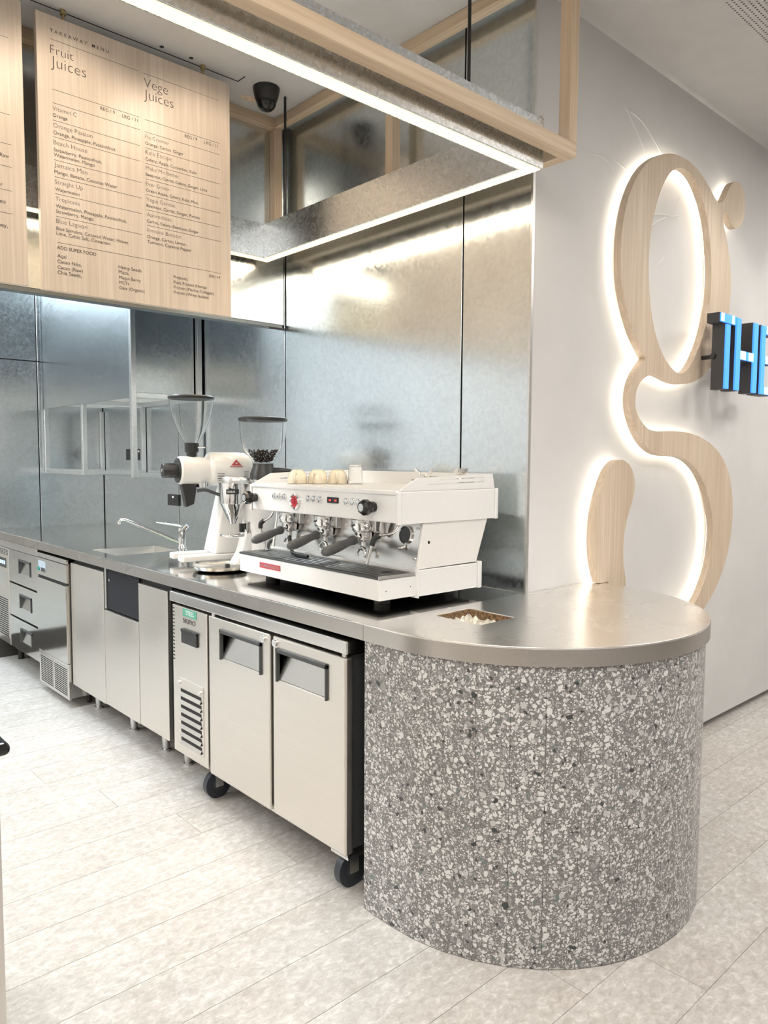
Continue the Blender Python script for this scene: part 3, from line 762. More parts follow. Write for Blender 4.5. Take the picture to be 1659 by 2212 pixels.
# ---- drawer fridge at the far end
df = thing('drawer_fridge', 'bright steel three-drawer fridge with a vented control column at the far end', 'fridge', (1.75, 5.15, 0))
box('body', (XC + .02, 4.714, .15), (2.1, 5.60, .83), M_GREY, df)
box('top_slab', (XC - .012, 4.712, .805), (2.1, 5.60, .850), M_STEEL, df, .003)
for (za, zb) in ((.588, .800), (.366, .576), (.152, .354)):
    hy0, hy1 = 4.875, 5.085; hz1 = zb - .055; hz0 = hz1 - .080
    d = prism('drawer', [(4.716, za), (5.305, za), (5.305, zb), (4.716, zb)], [[(hy0, hz0), (hy0, hz1), (hy1, hz1), (hy1, hz0)]], YZ, XC - .004, XC + .02, M_MIRROR, df, bev=.002)
    mkmesh('grip_back', [(XC - .002, hy0, hz0), (XC - .002, hy1, hz0), (XC + .019, hy1, hz1), (XC + .019, hy0, hz1)], [(0, 1, 2, 3)], M_STEELV, d)
    boxes('grip_frame', [((XC - .009, hy0 - .006, hz1 - .006), (XC + .019, hy1 + .006, hz1 + .006)), ((XC - .009, hy0 - .006, hz0 - .006), (XC + .019, hy0 + .002, hz1)), ((XC - .009, hy1 - .002, hz0 - .006), (XC + .019, hy1 + .006, hz1))], M_GREY, d)
col_ = box('control_column', (XC - .004, 5.315, .150), (XC + .02, 5.60, .800), M_SOFT, df, .003)
for i in range(4):
    for j in range(5): box('vent_slot', (XC - .0046, 5.325 + j * .052, .760 + i * .010 - .008), (XC, 5.365 + j * .052, .764 + i * .010 - .008), M_DARK, col_)
sc_ = box('display', (XC - .006, 5.368, .662), (XC - .002, 5.56, .726), M_BLACKG, col_)
for i in range(4): box('digit', (XC - .0068, 5.385 + i * .04, .685), (XC - .0055, 5.410 + i * .04, .708), M_BLUELED, sc_)
box('label_plate', (XC - .005, 5.375, .535), (XC - .002, 5.55, .635), M_ALU, col_)
gv = box('grille', (XC - .006, 5.335, .19), (XC - .002, 5.59, .47), M_SOFT, col_)
for i in range(18): box('slot', (XC - .0068, 5.345, .20 + i * .0145), (XC - .004, 5.58, .207 + i * .0145), M_DARK, gv)
for y in (4.78, 5.5): cyl('foot', (1.60, y, 0), (1.60, y, .15), .02, M_BLACK, df)
for y in (4.78, 5.5): cyl('foot', (2.0, y, 0), (2.0, y, .15), .02, M_BLACK, df)

# ---- sink and tap
sk = thing('sink', 'square-cornered steel sink sunk in the worktop behind the tap spout', 'sink', ((sink[0] + sink[1]) / 2, (sink[2] + sink[3]) / 2, ZC - .18))
a, b, c, d = sink; zb = ZC - .17
vv = [(a, c, ZC - .002), (b, c, ZC - .002), (b, d, ZC - .002), (a, d, ZC - .002), (a + .02, c + .02, zb), (b - .02, c + .02, zb), (b - .02, d - .02, zb), (a + .02, d - .02, zb)]
mkmesh('bowl', vv, [(4, 5, 6, 7), (0, 4, 5, 1), (1, 5, 6, 2), (2, 6, 7, 3), (3, 7, 4, 0)], brushed('sink_steel', (.74, .73, .70), .3, 0), sk, bev=.012, seg=3)
lathe('waste', [(.0, 0), (.035, 0), (.04, .004), (.02, .003)], (1.725, 3.875, zb + .001), (0, 0, 1), M_CHROME, sk, 20, False)
sp = box('sponge_cloth', (1.60, 3.80, zb + .002), (1.80, 3.98, zb + .05), M_GREENL, None, .01)
tag(sp, 'pale green cloth lying in the bottom of the sink', 'cloth')
pk = box('peeler', (1.66, 3.87, zb + .052), (1.675, 3.99, zb + .062), M_WHITEP, None, .003)
tag(pk, 'white plastic utensil lying across the green cloth in the sink', 'utensil')
tp = thing('tap', 'chrome mixer tap with a long raised spout behind the sink', 'tap', (1.955, 3.80, ZC))
lathe('body', [(.026, 0), (.026, .004), (.021, .012), (.021, .085), (.024, .095), (.022, .112), (.008, .118)], (1.955, 3.80, ZC), (0, 0, 1), M_CHROME, tp, 24)
tube('spout', [(1.945, 3.81, ZC + .035), (1.86, 3.92, ZC + .085), (1.765, 4.045, ZC + .142), (1.735, 4.085, ZC + .150), (1.725, 4.10, ZC + .128)], .010, M_CHROME, tp, 12, rad=[.014, .012, .010, .010, .011])
tube('lever', [(1.955, 3.80, ZC + .118), (1.93, 3.84, ZC + .126), (1.87, 3.93, ZC + .136)], .007, M_CHROME, tp, 10, rad=[.012, .008, .006])
cyl('cap', (1.96, 3.792, ZC + .105), (1.972, 3.772, ZC + .128), .012, M_CHROME, tp)

# ================================================================== OVERHEAD
# ---- pendant light ring
RX0, RX1, RY0, RY1, RZ, RH, RW = -1.75, 2.125, 1.552, 3.198, 2.372, .160, .060
ring = thing('pendant_light', 'rectangular galvanised pendant with a warm light strip along its underside', 'pendant light', (.2, 2.4, RZ))
def side(lo, hi, long_axis):
    h = box('housing', lo, hi, M_GALV2, ring, .0012, 1)
    a = [lo[0] + .007, lo[1] + .007, RZ - .0015]; b = [hi[0] - .007, hi[1] - .007, RZ + .002]
    if long_axis == 1: a[1] = RY0 + .007; b[1] = RY1 - .007
    box('led_diffuser', a, b, M_LED, h)
side((RX0, RY0, RZ), (RX1, RY0 + RW, RZ + RH), 0)
side((RX0, RY1 - RW, RZ), (RX1, RY1, RZ + RH), 0)
side((RX1 - RW, RY0 + RW, RZ), (RX1, RY1 - RW, RZ + RH), 1)
side((RX0, RY0 + RW, RZ), (RX0 + RW, RY1 - RW, RZ + RH), 1)
def strip_light(loc, sx, sy, power):
    a_ = area('pendant_strip_light', loc, sx, sy, power, (1.0, .84, .64)); a_.parent = ring
    a_.matrix_parent_inverse = Matrix.Translation(-Vector(ring.location))
LZ = RZ - .004
strip_light(((RX0 + RX1) / 2, RY0 + RW / 2, LZ), RX1 - RX0 - .02, .045, 7)
strip_light(((RX0 + RX1) / 2, RY1 - RW / 2, LZ), RX1 - RX0 - .02, .045, 7)
strip_light((RX1 - RW / 2, (RY0 + RY1) / 2, LZ), .045, RY1 - RY0 - .02, 3.2)
strip_light((RX0 + RW / 2, (RY0 + RY1) / 2, LZ), .045, RY1 - RY0 - .02, 3.2)
for x, y in ((2.085, 2.985), (2.085, 1.852), (-1.70, 2.985), (-1.70, 1.852)):
    cyl('hanging_rod', (x, y, RZ + RH - .01), (x, y, CEIL - .001), .0062, M_BLACK, ring, seg=10)
box('joint_tab', (RX1 - .012, RY0 - .001, RZ + RH), (RX1 - .002, RY0 + .02, RZ + RH + .012), M_ALU, ring)

# ---- timber frame around it
tf = thing('timber_canopy_frame', 'pale oak open box frame fixed to the ceiling around the pendant light', 'frame', (.2, 2.4, 2.416))
TW = .044
TX0, TX1, TY0, TY1, TZ = -1.85, 2.218, 1.485, 3.248, 2.416
def stick(name, lo, hi, m_): return box(name, lo, hi, m_, tf, .0012, 1)
for z in (TZ, CEIL - TW - .001):
    stick('rail', (TX0, TY0, z), (TX1, TY0 + TW, z + TW), M_OAKX)
    stick('rail', (TX0, TY1 - TW, z), (TX1, TY1, z + TW), M_OAKX)
    stick('rail', (TX1 - TW, TY0 + TW, z), (TX1, TY1 - TW, z + TW), M_OAKY)
    stick('rail', (TX0, TY0 + TW, z), (TX0 + TW, TY1 - TW, z + TW), M_OAKY)
for x, y in ((TX1 - TW, TY0), (TX1 - TW, TY1 - TW), (TX1 - TW, 2.345), (TX0, TY0), (TX0, TY1 - TW), (.2, TY1 - TW)):
    stick('post', (x, y, TZ + TW), (x + TW, y + TW, CEIL - TW - .001), M_OAKZ)

# ---- menu boards
MY = 2.98
def board(label, x0, x1, z0, z1, rods):
    t = thing('menu_board', label, 'menu board', ((x0 + x1) / 2, MY + .012, z0))
    b = box('panel', (x0, MY, z0), (x1, MY + .026, z1), M_OAKM, t, .0008, 1)
    for rx in rods:
        cyl('hanger', (rx, MY + .013, z1 - .002), (rx, MY + .013, CEIL - .002), .0055, M_BRASS, t, seg=10)
        cyl('hanger_plate', (rx, MY + .013, CEIL - .018), (rx, MY + .013, CEIL - .001), .011, M_BRASS, t, seg=14)
    return t, b
mb, mbp = board('oak takeaway menu board listing fruit and vege juices', .980, 1.787, 2.034, 3.036, (1.083, 1.665))
for s, x, z, wd, k in MENU_TEXT:
    nm = {'t': 'title_lettering', 'h': 'heading_lettering', 'n': 'juice_name', 'd': 'menu_text', 'b': 'section_title'}[k]
    text(nm, s, x, z, wd, mbp, M_INK, lambda u, v_: (u, MY - .0008, v_), k)
for a, b_, z in MENU_LINES:
    box('rule_line', (a, MY - .0007, z - .0006), (b_, MY + .0002, z + .0006), M_INKL, mbp)
m0, m0p = board('oak menu board cut off by the left edge of the picture', .122, .930, 2.036, 3.044, (.25, .82))
for s, x1, z, wd in (('Raw', .8745, 2.480, .030), ('er', .851, 2.376, .016), ('eo', .8588, 2.3166, .020), ('ney,', .8637, 2.2326, .032)):
    text('menu_text', s, x1 - wd, z, wd, m0p, M_INK, lambda u, v_: (u, MY - .0008, v_), 'd')
for z in (2.90, 2.633, 2.5287, 2.4495, 2.3655, 2.2844):
    box('rule_line', (.53, MY - .0007, z - .0006), (.882, MY + .0002, z + .0006), M_INKL, m0p)

# ---- ceiling camera
sc = thing('security_camera', 'black turret security camera on the ceiling inside the timber frame', 'camera', (1.975, 2.975, CEIL))
lathe('housing', [(.061, 0), (.060, -.012), (.052, -.045), (.046, -.060)], (1.975, 2.975, CEIL - .0005), (0, 0, 1), M_BLACK, sc, 36)
q = Vector((-.55, -.75, -.55)).normalized()
o_ = Vector((1.975, 2.975, CEIL - .058))
lathe('eyeball', [(.004, .0455), (.020, .0415), (.034, .031), (.043, .014), (.0455, 0), (.043, -.014), (.034, -.031), (.02, -.041)], o_, q, M_BLACKG, sc, 32)
box('lens_window', tuple(o_ + Vector((-.033, -.040, -.035))), tuple(o_ + Vector((-.013, -.032, -.018))), M_GREY, sc)

# ---- hanging shelf in the kitchen: clad box above, open tube frame below
sh = thing('hanging_shelf', 'galvanised overhead cupboard with an open tube frame hanging beneath it', 'shelf', (2.04, 4.87, 1.288))
SX, SY0, TB = 1.812, 4.100, .030
def tb(lo, hi): return box('frame_tube', lo, hi, M_TUBE, sh, .002, 1)
box('side_panel', (SX + .008, SY0 + TB, 1.742), (SX + .020, YBK - .004, CEIL - .01), M_GALV, sh)
box('front_panel', (SX + TB + .002, SY0 + .040, 1.772), (XW - .044, SY0 + .052, CEIL - .01), M_GALV, sh)
box('bottom_panel', (SX + .021, SY0 + .052, 1.772), (XW - .003, YBK - .004, 1.780), simple('cream_liner', (.70, .68, .64), .5), sh)
tb((SX, SY0, 1.288), (SX + TB, SY0 + TB, CEIL - .01))
tb((XW - .040, SY0, 1.288), (XW - .010, SY0 + TB, CEIL - .01))
tb((SX + TB, SY0, 1.288), (XW - .040, SY0 + TB, 1.318))
tb((SX + TB, SY0, 1.742), (XW - .040, SY0 + TB, 1.772))
Y2 = 4.895
tb((SX + .02, Y2, 1.288), (SX + .05, Y2 + TB, 1.742))
tb((SX + .02, YBK - .034, 1.288), (SX + .05, YBK - .004, 1.742))
tb((SX + .02, Y2 + TB, 1.288), (SX + .05, YBK - .034, 1.318))
tb((SX + .05, Y2, 1.288), (XW - .003, Y2 + TB, 1.318))
tb((XW - .033, Y2, 1.318), (XW - .003, Y2 + TB, 1.742))
tb((XW - .033, YBK - .034, 1.318), (XW - .003, YBK - .004, 1.742))
tb((SX + .05, YBK - .034, 1.288), (XW - .003, YBK - .004, 1.318))
tb((SX + .05, Y2, 1.742), (XW - .003, Y2 + TB, 1.772))
tb((XW - .033, SY0 + TB, 1.742), (XW - .003, Y2, 1.772))

def outlet(label, y0, y1, z0, z1):
    t = thing('power_outlet', label, 'outlet', (XW, (y0 + y1) / 2, z0), group='black outlets on the galvanised wall')
    p = box('plate', (XW - .012, y0, z0), (XW - .0004, y1, z1), M_BLACK, t, .003)
    box('switch', (XW - .0145, y0 + .055, z1 - .022), (XW - .011, y0 + .075, z1 - .010), M_WHITEP, t)
    boxes('socket_holes', [((XW - .0128, y0 + .035, z0 + .028), (XW - .011, y0 + .040, z0 + .036)), ((XW - .0128, y0 + .055, z0 + .028), (XW - .011, y0 + .060, z0 + .036))], M_DARK, t)
outlet('black power outlet on the galvanised wall below the empty hopper', 4.43, 4.575, 1.094, 1.166)
outlet('black power outlet seen through the open shelf frame', 4.93, 5.21, 1.384, 1.462)

# ================================================================== SIGN ON THE PLASTER WALL
def catmull(P, n=4, closed=True, sharp=()):
    out = []; m_ = len(P)
    rng = range(m_) if closed else range(m_ - 1)
    for i in rng:
        g = (lambda k: P[k % m_]) if closed else (lambda k: P[max(0, min(m_ - 1, k))])
        a, b, c, d = g(i - 1), g(i), g(i + 1), g(i + 2)
        if i % m_ in sharp: a = b
        if (i + 1) % m_ in sharp: d = c
        for k in range(n):
            t = k / n
            out.append(tuple(.5 * (2 * b[j] + (c[j] - a[j]) * t + (2 * a[j] - 5 * b[j] + 4 * c[j] - d[j]) * t * t + (3 * b[j] - a[j] - 3 * c[j] + d[j]) * t ** 3) for j in (0, 1)))
    if not closed: out.append(P[-1])
    return out
def relax(P, n=2, keep=()):
    for _ in range(n):
        Q = list(P)
        for i in range(len(P)):
            if i in keep: continue
            a, b, c = P[i - 1], P[i], P[(i + 1) % len(P)]
            Q[i] = ((a[0] + 2 * b[0] + c[0]) / 4, (a[1] + 2 * b[1] + c[1]) / 4)
        P = Q
    return P
def inset(P, d):
    A = sum(P[i][0] * P[(i + 1) % len(P)][1] - P[(i + 1) % len(P)][0] * P[i][1] for i in range(len(P)))
    s = 1 if A > 0 else -1; out = []
    for i in range(len(P)):
        a, c = P[i - 1], P[(i + 1) % len(P)]
        t = Vector((c[0] - a[0], c[1] - a[1])).normalized(); nr = Vector((-t.y, t.x)) * s
        out.append((P[i][0] + nr.x * d, P[i][1] + nr.y * d))
    return out
GF, GB = 1.630, 1.662
sign = thing('wall_letter_g', 'huge backlit oak lower-case g mounted on the plaster wall', 'letter sign', (3.25, GF, .7))
tail_out = [(3.48, .60), (3.32, .545), (3.14, .525), (2.98, .53)]
tail_in = [(2.98, .63), (3.14, .628), (3.30, .64), (3.42, .668)]
outl = G_OUT + tail_out + tail_in + G_IN
nk = len(G_OUT); sharp = {0, nk + 3, nk + 4}
outl = relax(outl, 1, sharp)
go = catmull(outl, 3, True, sharp); gh = catmull(relax(G_HOLE, 1), 3)
body = prism('letter_body', go, [gh], XZ, GF, GB, M_OAKG, sign, smooth=True)
lobe_pts = G_LOBE[1:-2]
lob = [(2.665, ZC + .004)] + catmull(lobe_pts, 3, False) + [(2.868, .90), (2.885, .80), (2.735, .80), (2.735, ZC + .004)]
lb = prism('letter_tail', lob, [], XZ, GF, GB, M_OAKG, sign, smooth=True)
# backlight: light strip set in behind the letter
def strip(P, d, parent, closed=True):
    A = inset(P, d); B = inset(P, d + .012); n_ = len(P); v, f = [], []
    for (a, b) in A: v += [(a, GB + .0005, b), (a, GB + .008, b)]
    for (a, b) in B: v += [(a, GB + .008, b), (a, GB + .0005, b)]
    for i in range(n_):
        j = (i + 1) % n_
        f += [(2 * i, 2 * j, 2 * j + 1, 2 * i + 1), (2 * i + 1, 2 * j + 1, 2 * n_ + 2 * j, 2 * n_ + 2 * i)]
    mkmesh('backlight_strip', v, f, M_HALO, parent)
strip(go, .016, body); strip(gh, -.028, body)
strip(lob, .016, lb)

# ---- black and blue channel letters standing off the wall
LF, LB = 1.510, 1.575
def letter(name, label, rects, x0, lit):
    t = thing(name, label, 'letter', (x0, LB, 1.73), group='blue-lit black letters beside the oak g')
    shell = boxes('letter_shell', [((a, LF + .008, b), (c, LB, d)) for a, b, c, d in rects], M_SIGN, t)
    boxes('blue_face', [((a + .003, LF, b + .003), (c - .003, LF + .0085, d - .003)) for a, b, c, d in rects], M_BLUE, t)
    if lit: boxes('lit_inset', [((a, LF - .0015, b), (c, LF + .002, d)) for a, b, c, d in lit], M_CYAN, t)
    return t
T = letter('letter_T', 'black T with blue front edges standing off the oak g', [(3.418, 2.028, 3.578, 2.072), (3.476, 1.732, 3.522, 2.028)], 3.5, [(3.421, 2.032, 3.447, 2.068), (3.532, 2.032, 3.554, 2.068)])
cyl('wall_fixing', (3.462, LB - .01, 1.885), (3.478, LB - .01, 1.885), .012, M_BLACK, T, seg=14)
cyl('standoff', (3.50, LB, 1.885), (3.50, GF, 1.885), .010, M_BLACK, T, seg=12)
H = letter('letter_H', 'black H with a pale lit crossbar to the right of the T', [(3.584, 1.732, 3.638, 2.070), (3.782, 1.732, 3.836, 2.070), (3.638, 1.878, 3.782, 1.924)], 3.71, [(3.640, 1.882, 3.690, 1.920), (3.730, 1.882, 3.780, 1.920)])
cyl('standoff', (3.71, LB, 1.90), (3.71, GF, 1.90), .010, M_BLACK, H, seg=12)
E_ = letter('letter_E', 'black E with pale lit arms at the right edge of the picture', [(3.876, 1.732, 3.926, 2.070), (3.926, 2.026, 4.030, 2.070), (3.926, 1.882, 4.010, 1.926), (3.926, 1.732, 4.030, 1.776)], 3.95, [(3.930, 2.030, 4.026, 2.066), (3.930, 1.886, 4.006, 1.922), (3.930, 1.736, 4.026, 1.772)])
cyl('standoff', (3.90, LB, 1.90), (3.90, YG, 1.90), .010, M_BLACK, E_, seg=12)

# ================================================================== ESPRESSO MACHINE
em = thing('espresso_machine', 'white three-group espresso machine with black knobs on the worktop', 'coffee machine', (1.63, 1.805, ZC), math.radians(-1.2))
YR, YL = 1.805, 2.722
for x, y in ((1.735, 1.915), (1.735, 2.61), (2.04, 1.90), (2.04, 2.61)):
    lathe('foot', [(.030, 0), (.030, .034), (.024, .040)], (x, y, ZC + .0005), (0, 0, 1), M_BLACK, em, 24)
box('chassis', (1.66, 1.84, .930), (2.10, 2.69, .945), M_BLACK, em)
tray = box('drip_tray', (1.630, YR + .004, .937), (1.800, YL - .022, 1.008), M_WHITE, em, .003)
gr = box('grate', (1.628, YR + .002, 1.008), (1.800, YL - .020, 1.016), M_GREY, em, .002)
for i in range(6): box('grate_bar', (1.640 + i * .025, YR + .012, 1.016), (1.658 + i * .025, YL - .03, 1.0185), brushed('grate_steel%d' % i, (.22, .22, .215), .3, 1), gr, .001, 1)
for y in (1.86, 2.62): box('grate_slot', (1.70, y, 1.0184), (1.74, y + .03, 1.0192), M_DARK, gr)
box('grate_lip', (1.6265, YR + .001, 1.009), (1.8, YR + .006, 1.020), M_CHROME, gr)
box('base_panel', (1.797, YR - .006, .935), (2.098, YL + .004, 1.026), M_WHITE, em, .003)
box('base_corner', (2.099, YR - .010, .933), (2.119, YL + .008, 1.032), M_WHITE, em, .003)
box('base_seam', (1.794, YR - .008, .930), (1.800, YR + .03, 1.036), M_WHITE, em, .001)
prof = [(1.800, 1.027), (2.098, 1.030), (2.158, 1.192), (1.828, 1.192)]
prism('side_panel', prof, [], XZ, YR, YR + .012, M_CREAM, em, bev=.002)
prism('side_panel', prof, [], XZ, YL - .014, YL - .002, M_CREAM, em, bev=.002)
cyl('bolt_hole', (1.852, YR - .0006, 1.118), (1.852, YR + .002, 1.118), .0055, M_DARK, em, seg=12)
prism('backsplash', [(1.803, 1.012), (1.808, 1.012), (1.833, 1.192), (1.828, 1.192)], [], XZ, YR + .013, YL - .016, brushed('backsplash_steel', (.74, .725, .70), .2, 1), em)
box('rear_casing', (1.88, YR + .02, 1.03), (2.09, YL - .02, 1.19), M_CREAM, em)
ub = box('upper_body', (1.704, YR + .002, 1.190), (2.196, YL - .002, 1.297), M_WHITE, em, .004)
box('front_rim', (1.699, YR + .004, 1.284), (1.720, YL - .004, 1.300), M_WHITE, em, .004)
box('end_cap', (1.700, YR - .010, 1.186), (1.7165, YR + .004, 1.296), M_WHITE, em, .003)
box('end_panel', (1.718, YR - .008, 1.187), (2.186, YR + .003, 1.296), M_WHITE, em, .002)
box('end_cap', (2.187, YR - .011, 1.184), (2.204, YR + .004, 1.299), M_WHITE, em, .003)
box('end_panel', (1.700, YL - .003, 1.187), (2.204, YL + .010, 1.296), M_WHITE, em, .002)
wing = [(1.716, 1.298), (1.722, 1.306), (1.795, 1.341), (2.178, 1.353), (2.192, 1.298)]
slots = [[(1.84, 1.316), (1.84, 1.320), (2.13, 1.326), (2.13, 1.322)], [(1.90, 1.332), (1.90, 1.335), (2.13, 1.341), (2.13, 1.338)]]
prism('side_wing', wing, slots, XZ, YR - .002, YR + .002, M_WHITE, em)
prism('side_wing', wing, slots, XZ, YL - .006, YL - .002, M_WHITE, em)
prism('rear_wing', [(YR + .01, 1.298), (YL - .01, 1.298), (YL - .01, 1.352), (YR + .01, 1.352)], [[(1.9, 1.316), (1.9, 1.319), (2.25, 1.319), (2.25, 1.316)], [(1.9, 1.332), (1.9, 1.335), (2.2, 1.335), (2.2, 1.332)]], YZ, 2.186, 2.190, M_WHITE, em)
boxes('cup_grid', [((1.735, YR + .03 + i * .0135, 1.297), (2.17, YR + .037 + i * .0135, 1.3005)) for i in range(63)], M_CREAM, em)
# groups
for k, gy in enumerate((2.567, 2.318, 2.084)):
    g = lathe('group_head', [(.030, .055), (.046, .045), (.047, .020), (.043, .014), (.043, .006), (.034, 0)], (1.790, gy, 1.137), (0, 0, 1), M_CHROME, em, 32)
    box('group_valve', (1.80, gy - .058, 1.135), (1.828, gy - .036, 1.188), M_ALU, g, .006)
    p = lathe('portafilter', [(.020, 0), (.031, .005), (.0335, .012), (.0335, .034), (.038, .036), (.038, .042)], (1.790, gy, 1.102), (0, 0, 1), M_CHROME, em, 28)
    dirv = Vector((-.245, (-.108, -.104, -.085)[k], -.036)).normalized(); b0 = Vector((1.790, gy, 1.122)) + dirv * .028
    tube('neck', [b0, b0 + dirv * .045], .008, M_CHROME, p, 12, smooth=False)
    h0 = b0 + dirv * .035
    lathe('handle', [(.0135, 0), (.0175, .006), (.0165, .020), (.0135, .032), (.0145, .06), (.0165, .085), (.0175, .11), (.0180, .15), (.0165, .182), (.0115, .198), (.004, .204)], h0, dirv, M_HANDLE, p, 24)
    tube('spout', [(1.790, gy, 1.106), (1.790, gy, 1.082), (1.782, gy - .002, 1.074)], .010, M_CHROME, p, 12)
    tube('spout_lip', [(1.784, gy, 1.078), (1.782, gy + .014, 1.074), (1.780, gy + .024, 1.058), (1.780, gy + .022, 1.046)], .0065, M_CHROME, p, 10)
    tube('spout_lip', [(1.784, gy, 1.078), (1.782, gy - .014, 1.074), (1.780, gy - .024, 1.058), (1.780, gy - .022, 1.046)], .0065, M_CHROME, p, 10)
# buttons, gauge, display
for by in (2.544, 2.507, 2.472, 2.309, 2.273, 2.236, 2.075, 2.039, 2.004):
    b = lathe('button', [(.0135, 0), (.0135, .004), (.0115, .0048), (.0112, .003), (.0095, .003), (.0085, .0075), (.0, .009)], (1.7035, by, 1.252), (-1, 0, 0), M_CHROME, ub, 20, False)
ga = lathe('pressure_gauge', [(.030, 0), (.030, .010), (.026, .013), (.0235, .009)], (1.7035, 2.393, 1.237), (-1, 0, 0), M_CHROME, ub, 32, False)
lathe('gauge_face', [(.0, 0), (.0235, 0)], (1.7035 - .0088, 2.393, 1.237), (-1, 0, 0), M_REDG, ga, 32, False)
box('gauge_needle', (1.6935, 2.3915, 1.230), (1.6942, 2.3945, 1.254), M_BLACK, ga)
for i in range(9):
    a = math.radians(-60 + i * 37.5)
    box('gauge_tick', (1.6938, 2.393 + .019 * math.sin(a) - .001, 1.237 + .019 * math.cos(a) - .001), (1.6944, 2.393 + .019 * math.sin(a) + .001, 1.237 + .019 * math.cos(a) + .001), M_WHITEP, ga)
dp = box('display', (1.699, 2.122, 1.242), (1.705, 2.188, 1.264), M_BLACKG, ub, .002)
for y in (2.168, 2.134):
    text('display_digits', '93', 0, 1.249, .012, dp, M_REDLED, (lambda yy: (lambda u, v_: (1.6984, yy + .007 - u, v_)))(y), 'b', .007)
def knob(y, z):
    kn = lathe('steam_knob', [(.019, 0), (.019, .014), (.016, .018), (.020, .022), (.0275, .028), (.0275, .048), (.021, .056), (.019, .058)], (1.7035, y, z), (-1, 0, 0), M_BLACKG, em, 8)
    for p_ in kn.data.polygons: p_.use_smooth = False
    lathe('knob_cap', [(.0, .0592), (.0135, .0592), (.0135, .056)], (1.7035, y, z), (-1, 0, 0), M_ALU, kn, 20, False)
knob(1.925, 1.240); knob(2.690, 1.240)
def wand(pts, grip):
    w_ = tube('steam_wand', pts, .0055, M_CHROME, em, 12)
    tube('wand_grip', grip, .0095, M_BLACK, w_, 12)
wand([(1.745, 1.832, 1.188), (1.722, 1.848, 1.155), (1.700, 1.900, 1.142), (1.692, 1.916, 1.118), (1.685, 1.925, 1.080), (1.678, 1.930, 1.044)], [(1.703, 1.893, 1.1435), (1.695, 1.912, 1.132), (1.691, 1.919, 1.108)])
wand([(1.735, 2.600, 1.188), (1.722, 2.612, 1.160), (1.708, 2.650, 1.140), (1.704, 2.656, 1.118), (1.712, 2.640, 1.060), (1.716, 2.632, 1.022)], [(1.711, 2.642, 1.145), (1.705, 2.655, 1.132), (1.7045, 2.656, 1.112)])
tube('hot_water_outlet', [(1.80, 1.99, 1.19), (1.80, 1.99, 1.15), (1.80, 1.99, 1.125)], .010, M_ALU, em, 14, rad=[.007, .013, .010])
sg = lathe('sight_port', [(.033, 0), (.033, .006), (.029, .009), (.028, .004)], (1.8205, 1.885, 1.140), (-1, 0, .13), M_CHROME, em, 32, False)
lathe('port_glass', [(.0, .0045), (.028, .0045)], (1.8205, 1.885, 1.140), (-1, 0, .13), M_BLACKG, sg, 32, False)
tube('drain_cock', [(1.812, 1.885, 1.100), (1.800, 1.885, 1.096), (1.796, 1.896, 1.094)], .006, M_ALU, em, 10)
for y, z in ((1.832, 1.165), (1.832, 1.062), (2.695, 1.085)): cyl('screw', (1.828 - (1.19 - z) * .14, y, z), (1.823 - (1.19 - z) * .14, y, z), .005, M_ALU, em, seg=12)
bd = box('badge', (1.6275, 2.394, .968), (1.6305, 2.542, .990), M_RED, tray, .001, 1)
text('badge_lettering', 'LA MARZOCCO', .006, .9745, .136, bd, M_ALU, lambda u, v_: (1.6270, 2.542 - u, v_), 'b', .010)
cyl('panel_pin', (1.66, YR + .0035, .968), (1.66, YR + .006, .968), .002, M_DARK, em, seg=8)
cyl('panel_pin', (1.77, YR + .0035, .972), (1.77, YR + .006, .972), .002, M_DARK, em, seg=8)

# brush resting on the grate
br = thing('cleaning_brush', 'black angled cleaning tool resting on the drip grate against the backsplash', 'brush', (1.70, 2.45, 1.019))
tube('handle', [(1.728, 2.432, 1.030), (1.735, 2.452, 1.044), (1.748, 2.478, 1.070), (1.756, 2.496, 1.088)], .007, M_BLACK, br, 10, rad=[.007, .007, .0085, .0085])
tube('head', [(1.722, 2.325, 1.0265), (1.726, 2.36, 1.0275), (1.728, 2.41, 1.028), (1.728, 2.436, 1.031)], .008, M_BLACK, br, 10, rad=[.0065, .0078, .0078, .007])

# ---- cups, glass, tamper on top
TOPZ = 1.3015
def cup(label, x, y, rz, s=1.0):
    t = thing('coffee_cup', label, 'cup', (x, y, TOPZ), rz, 'upturned cream cups on the machine')
    lathe('bowl', [(r_ * 1.04, h_ * 1.08) for r_, h_ in ((.0385, 0), (.0395, .001), (.0385, .016), (.0350, .034), (.0265, .047), (.0225, .050), (.0225, .0535), (.020, .0535), (.019, .051), (.0, .050))], (x, y, TOPZ), (0, 0, 1), M_CUP, t, 36, False)
    tube('handle', [(x - .0345, y, TOPZ + .040), (x - .052, y, TOPZ + .042), (x - .060, y, TOPZ + .026), (x - .052, y, TOPZ + .010), (x - .0375, y, TOPZ + .010)], .005, M_CUP, t, 10)
cup('upturned cream cup nearest the grinders, leftmost of the row', 1.822, 2.530, math.radians(42))
cup('upturned cream cup in the middle of the row', 1.888, 2.479, math.radians(30))
cup('upturned cream cup beside the drinking glass', 1.954, 2.428, math.radians(46))
gx, gy = 2.006, 2.378
gl = lathe('drinking_glass', [(.0325, 0), (.0320, .004), (.0275, .074), (.0255, .0775), (.0, .0775), (.0, .0695), (.0245, .0690), (.0295, .004), (.0300, 0)], (gx, gy, TOPZ), (0, 0, 1), M_GLASS, None, 16, False)
tag(gl, 'upturned clear ribbed glass at the end of the cup row', 'glass')
ta = thing('tamper', 'polished steel tamper standing upside down on the right end of the machine', 'tamper', (2.06, 1.845, TOPZ))
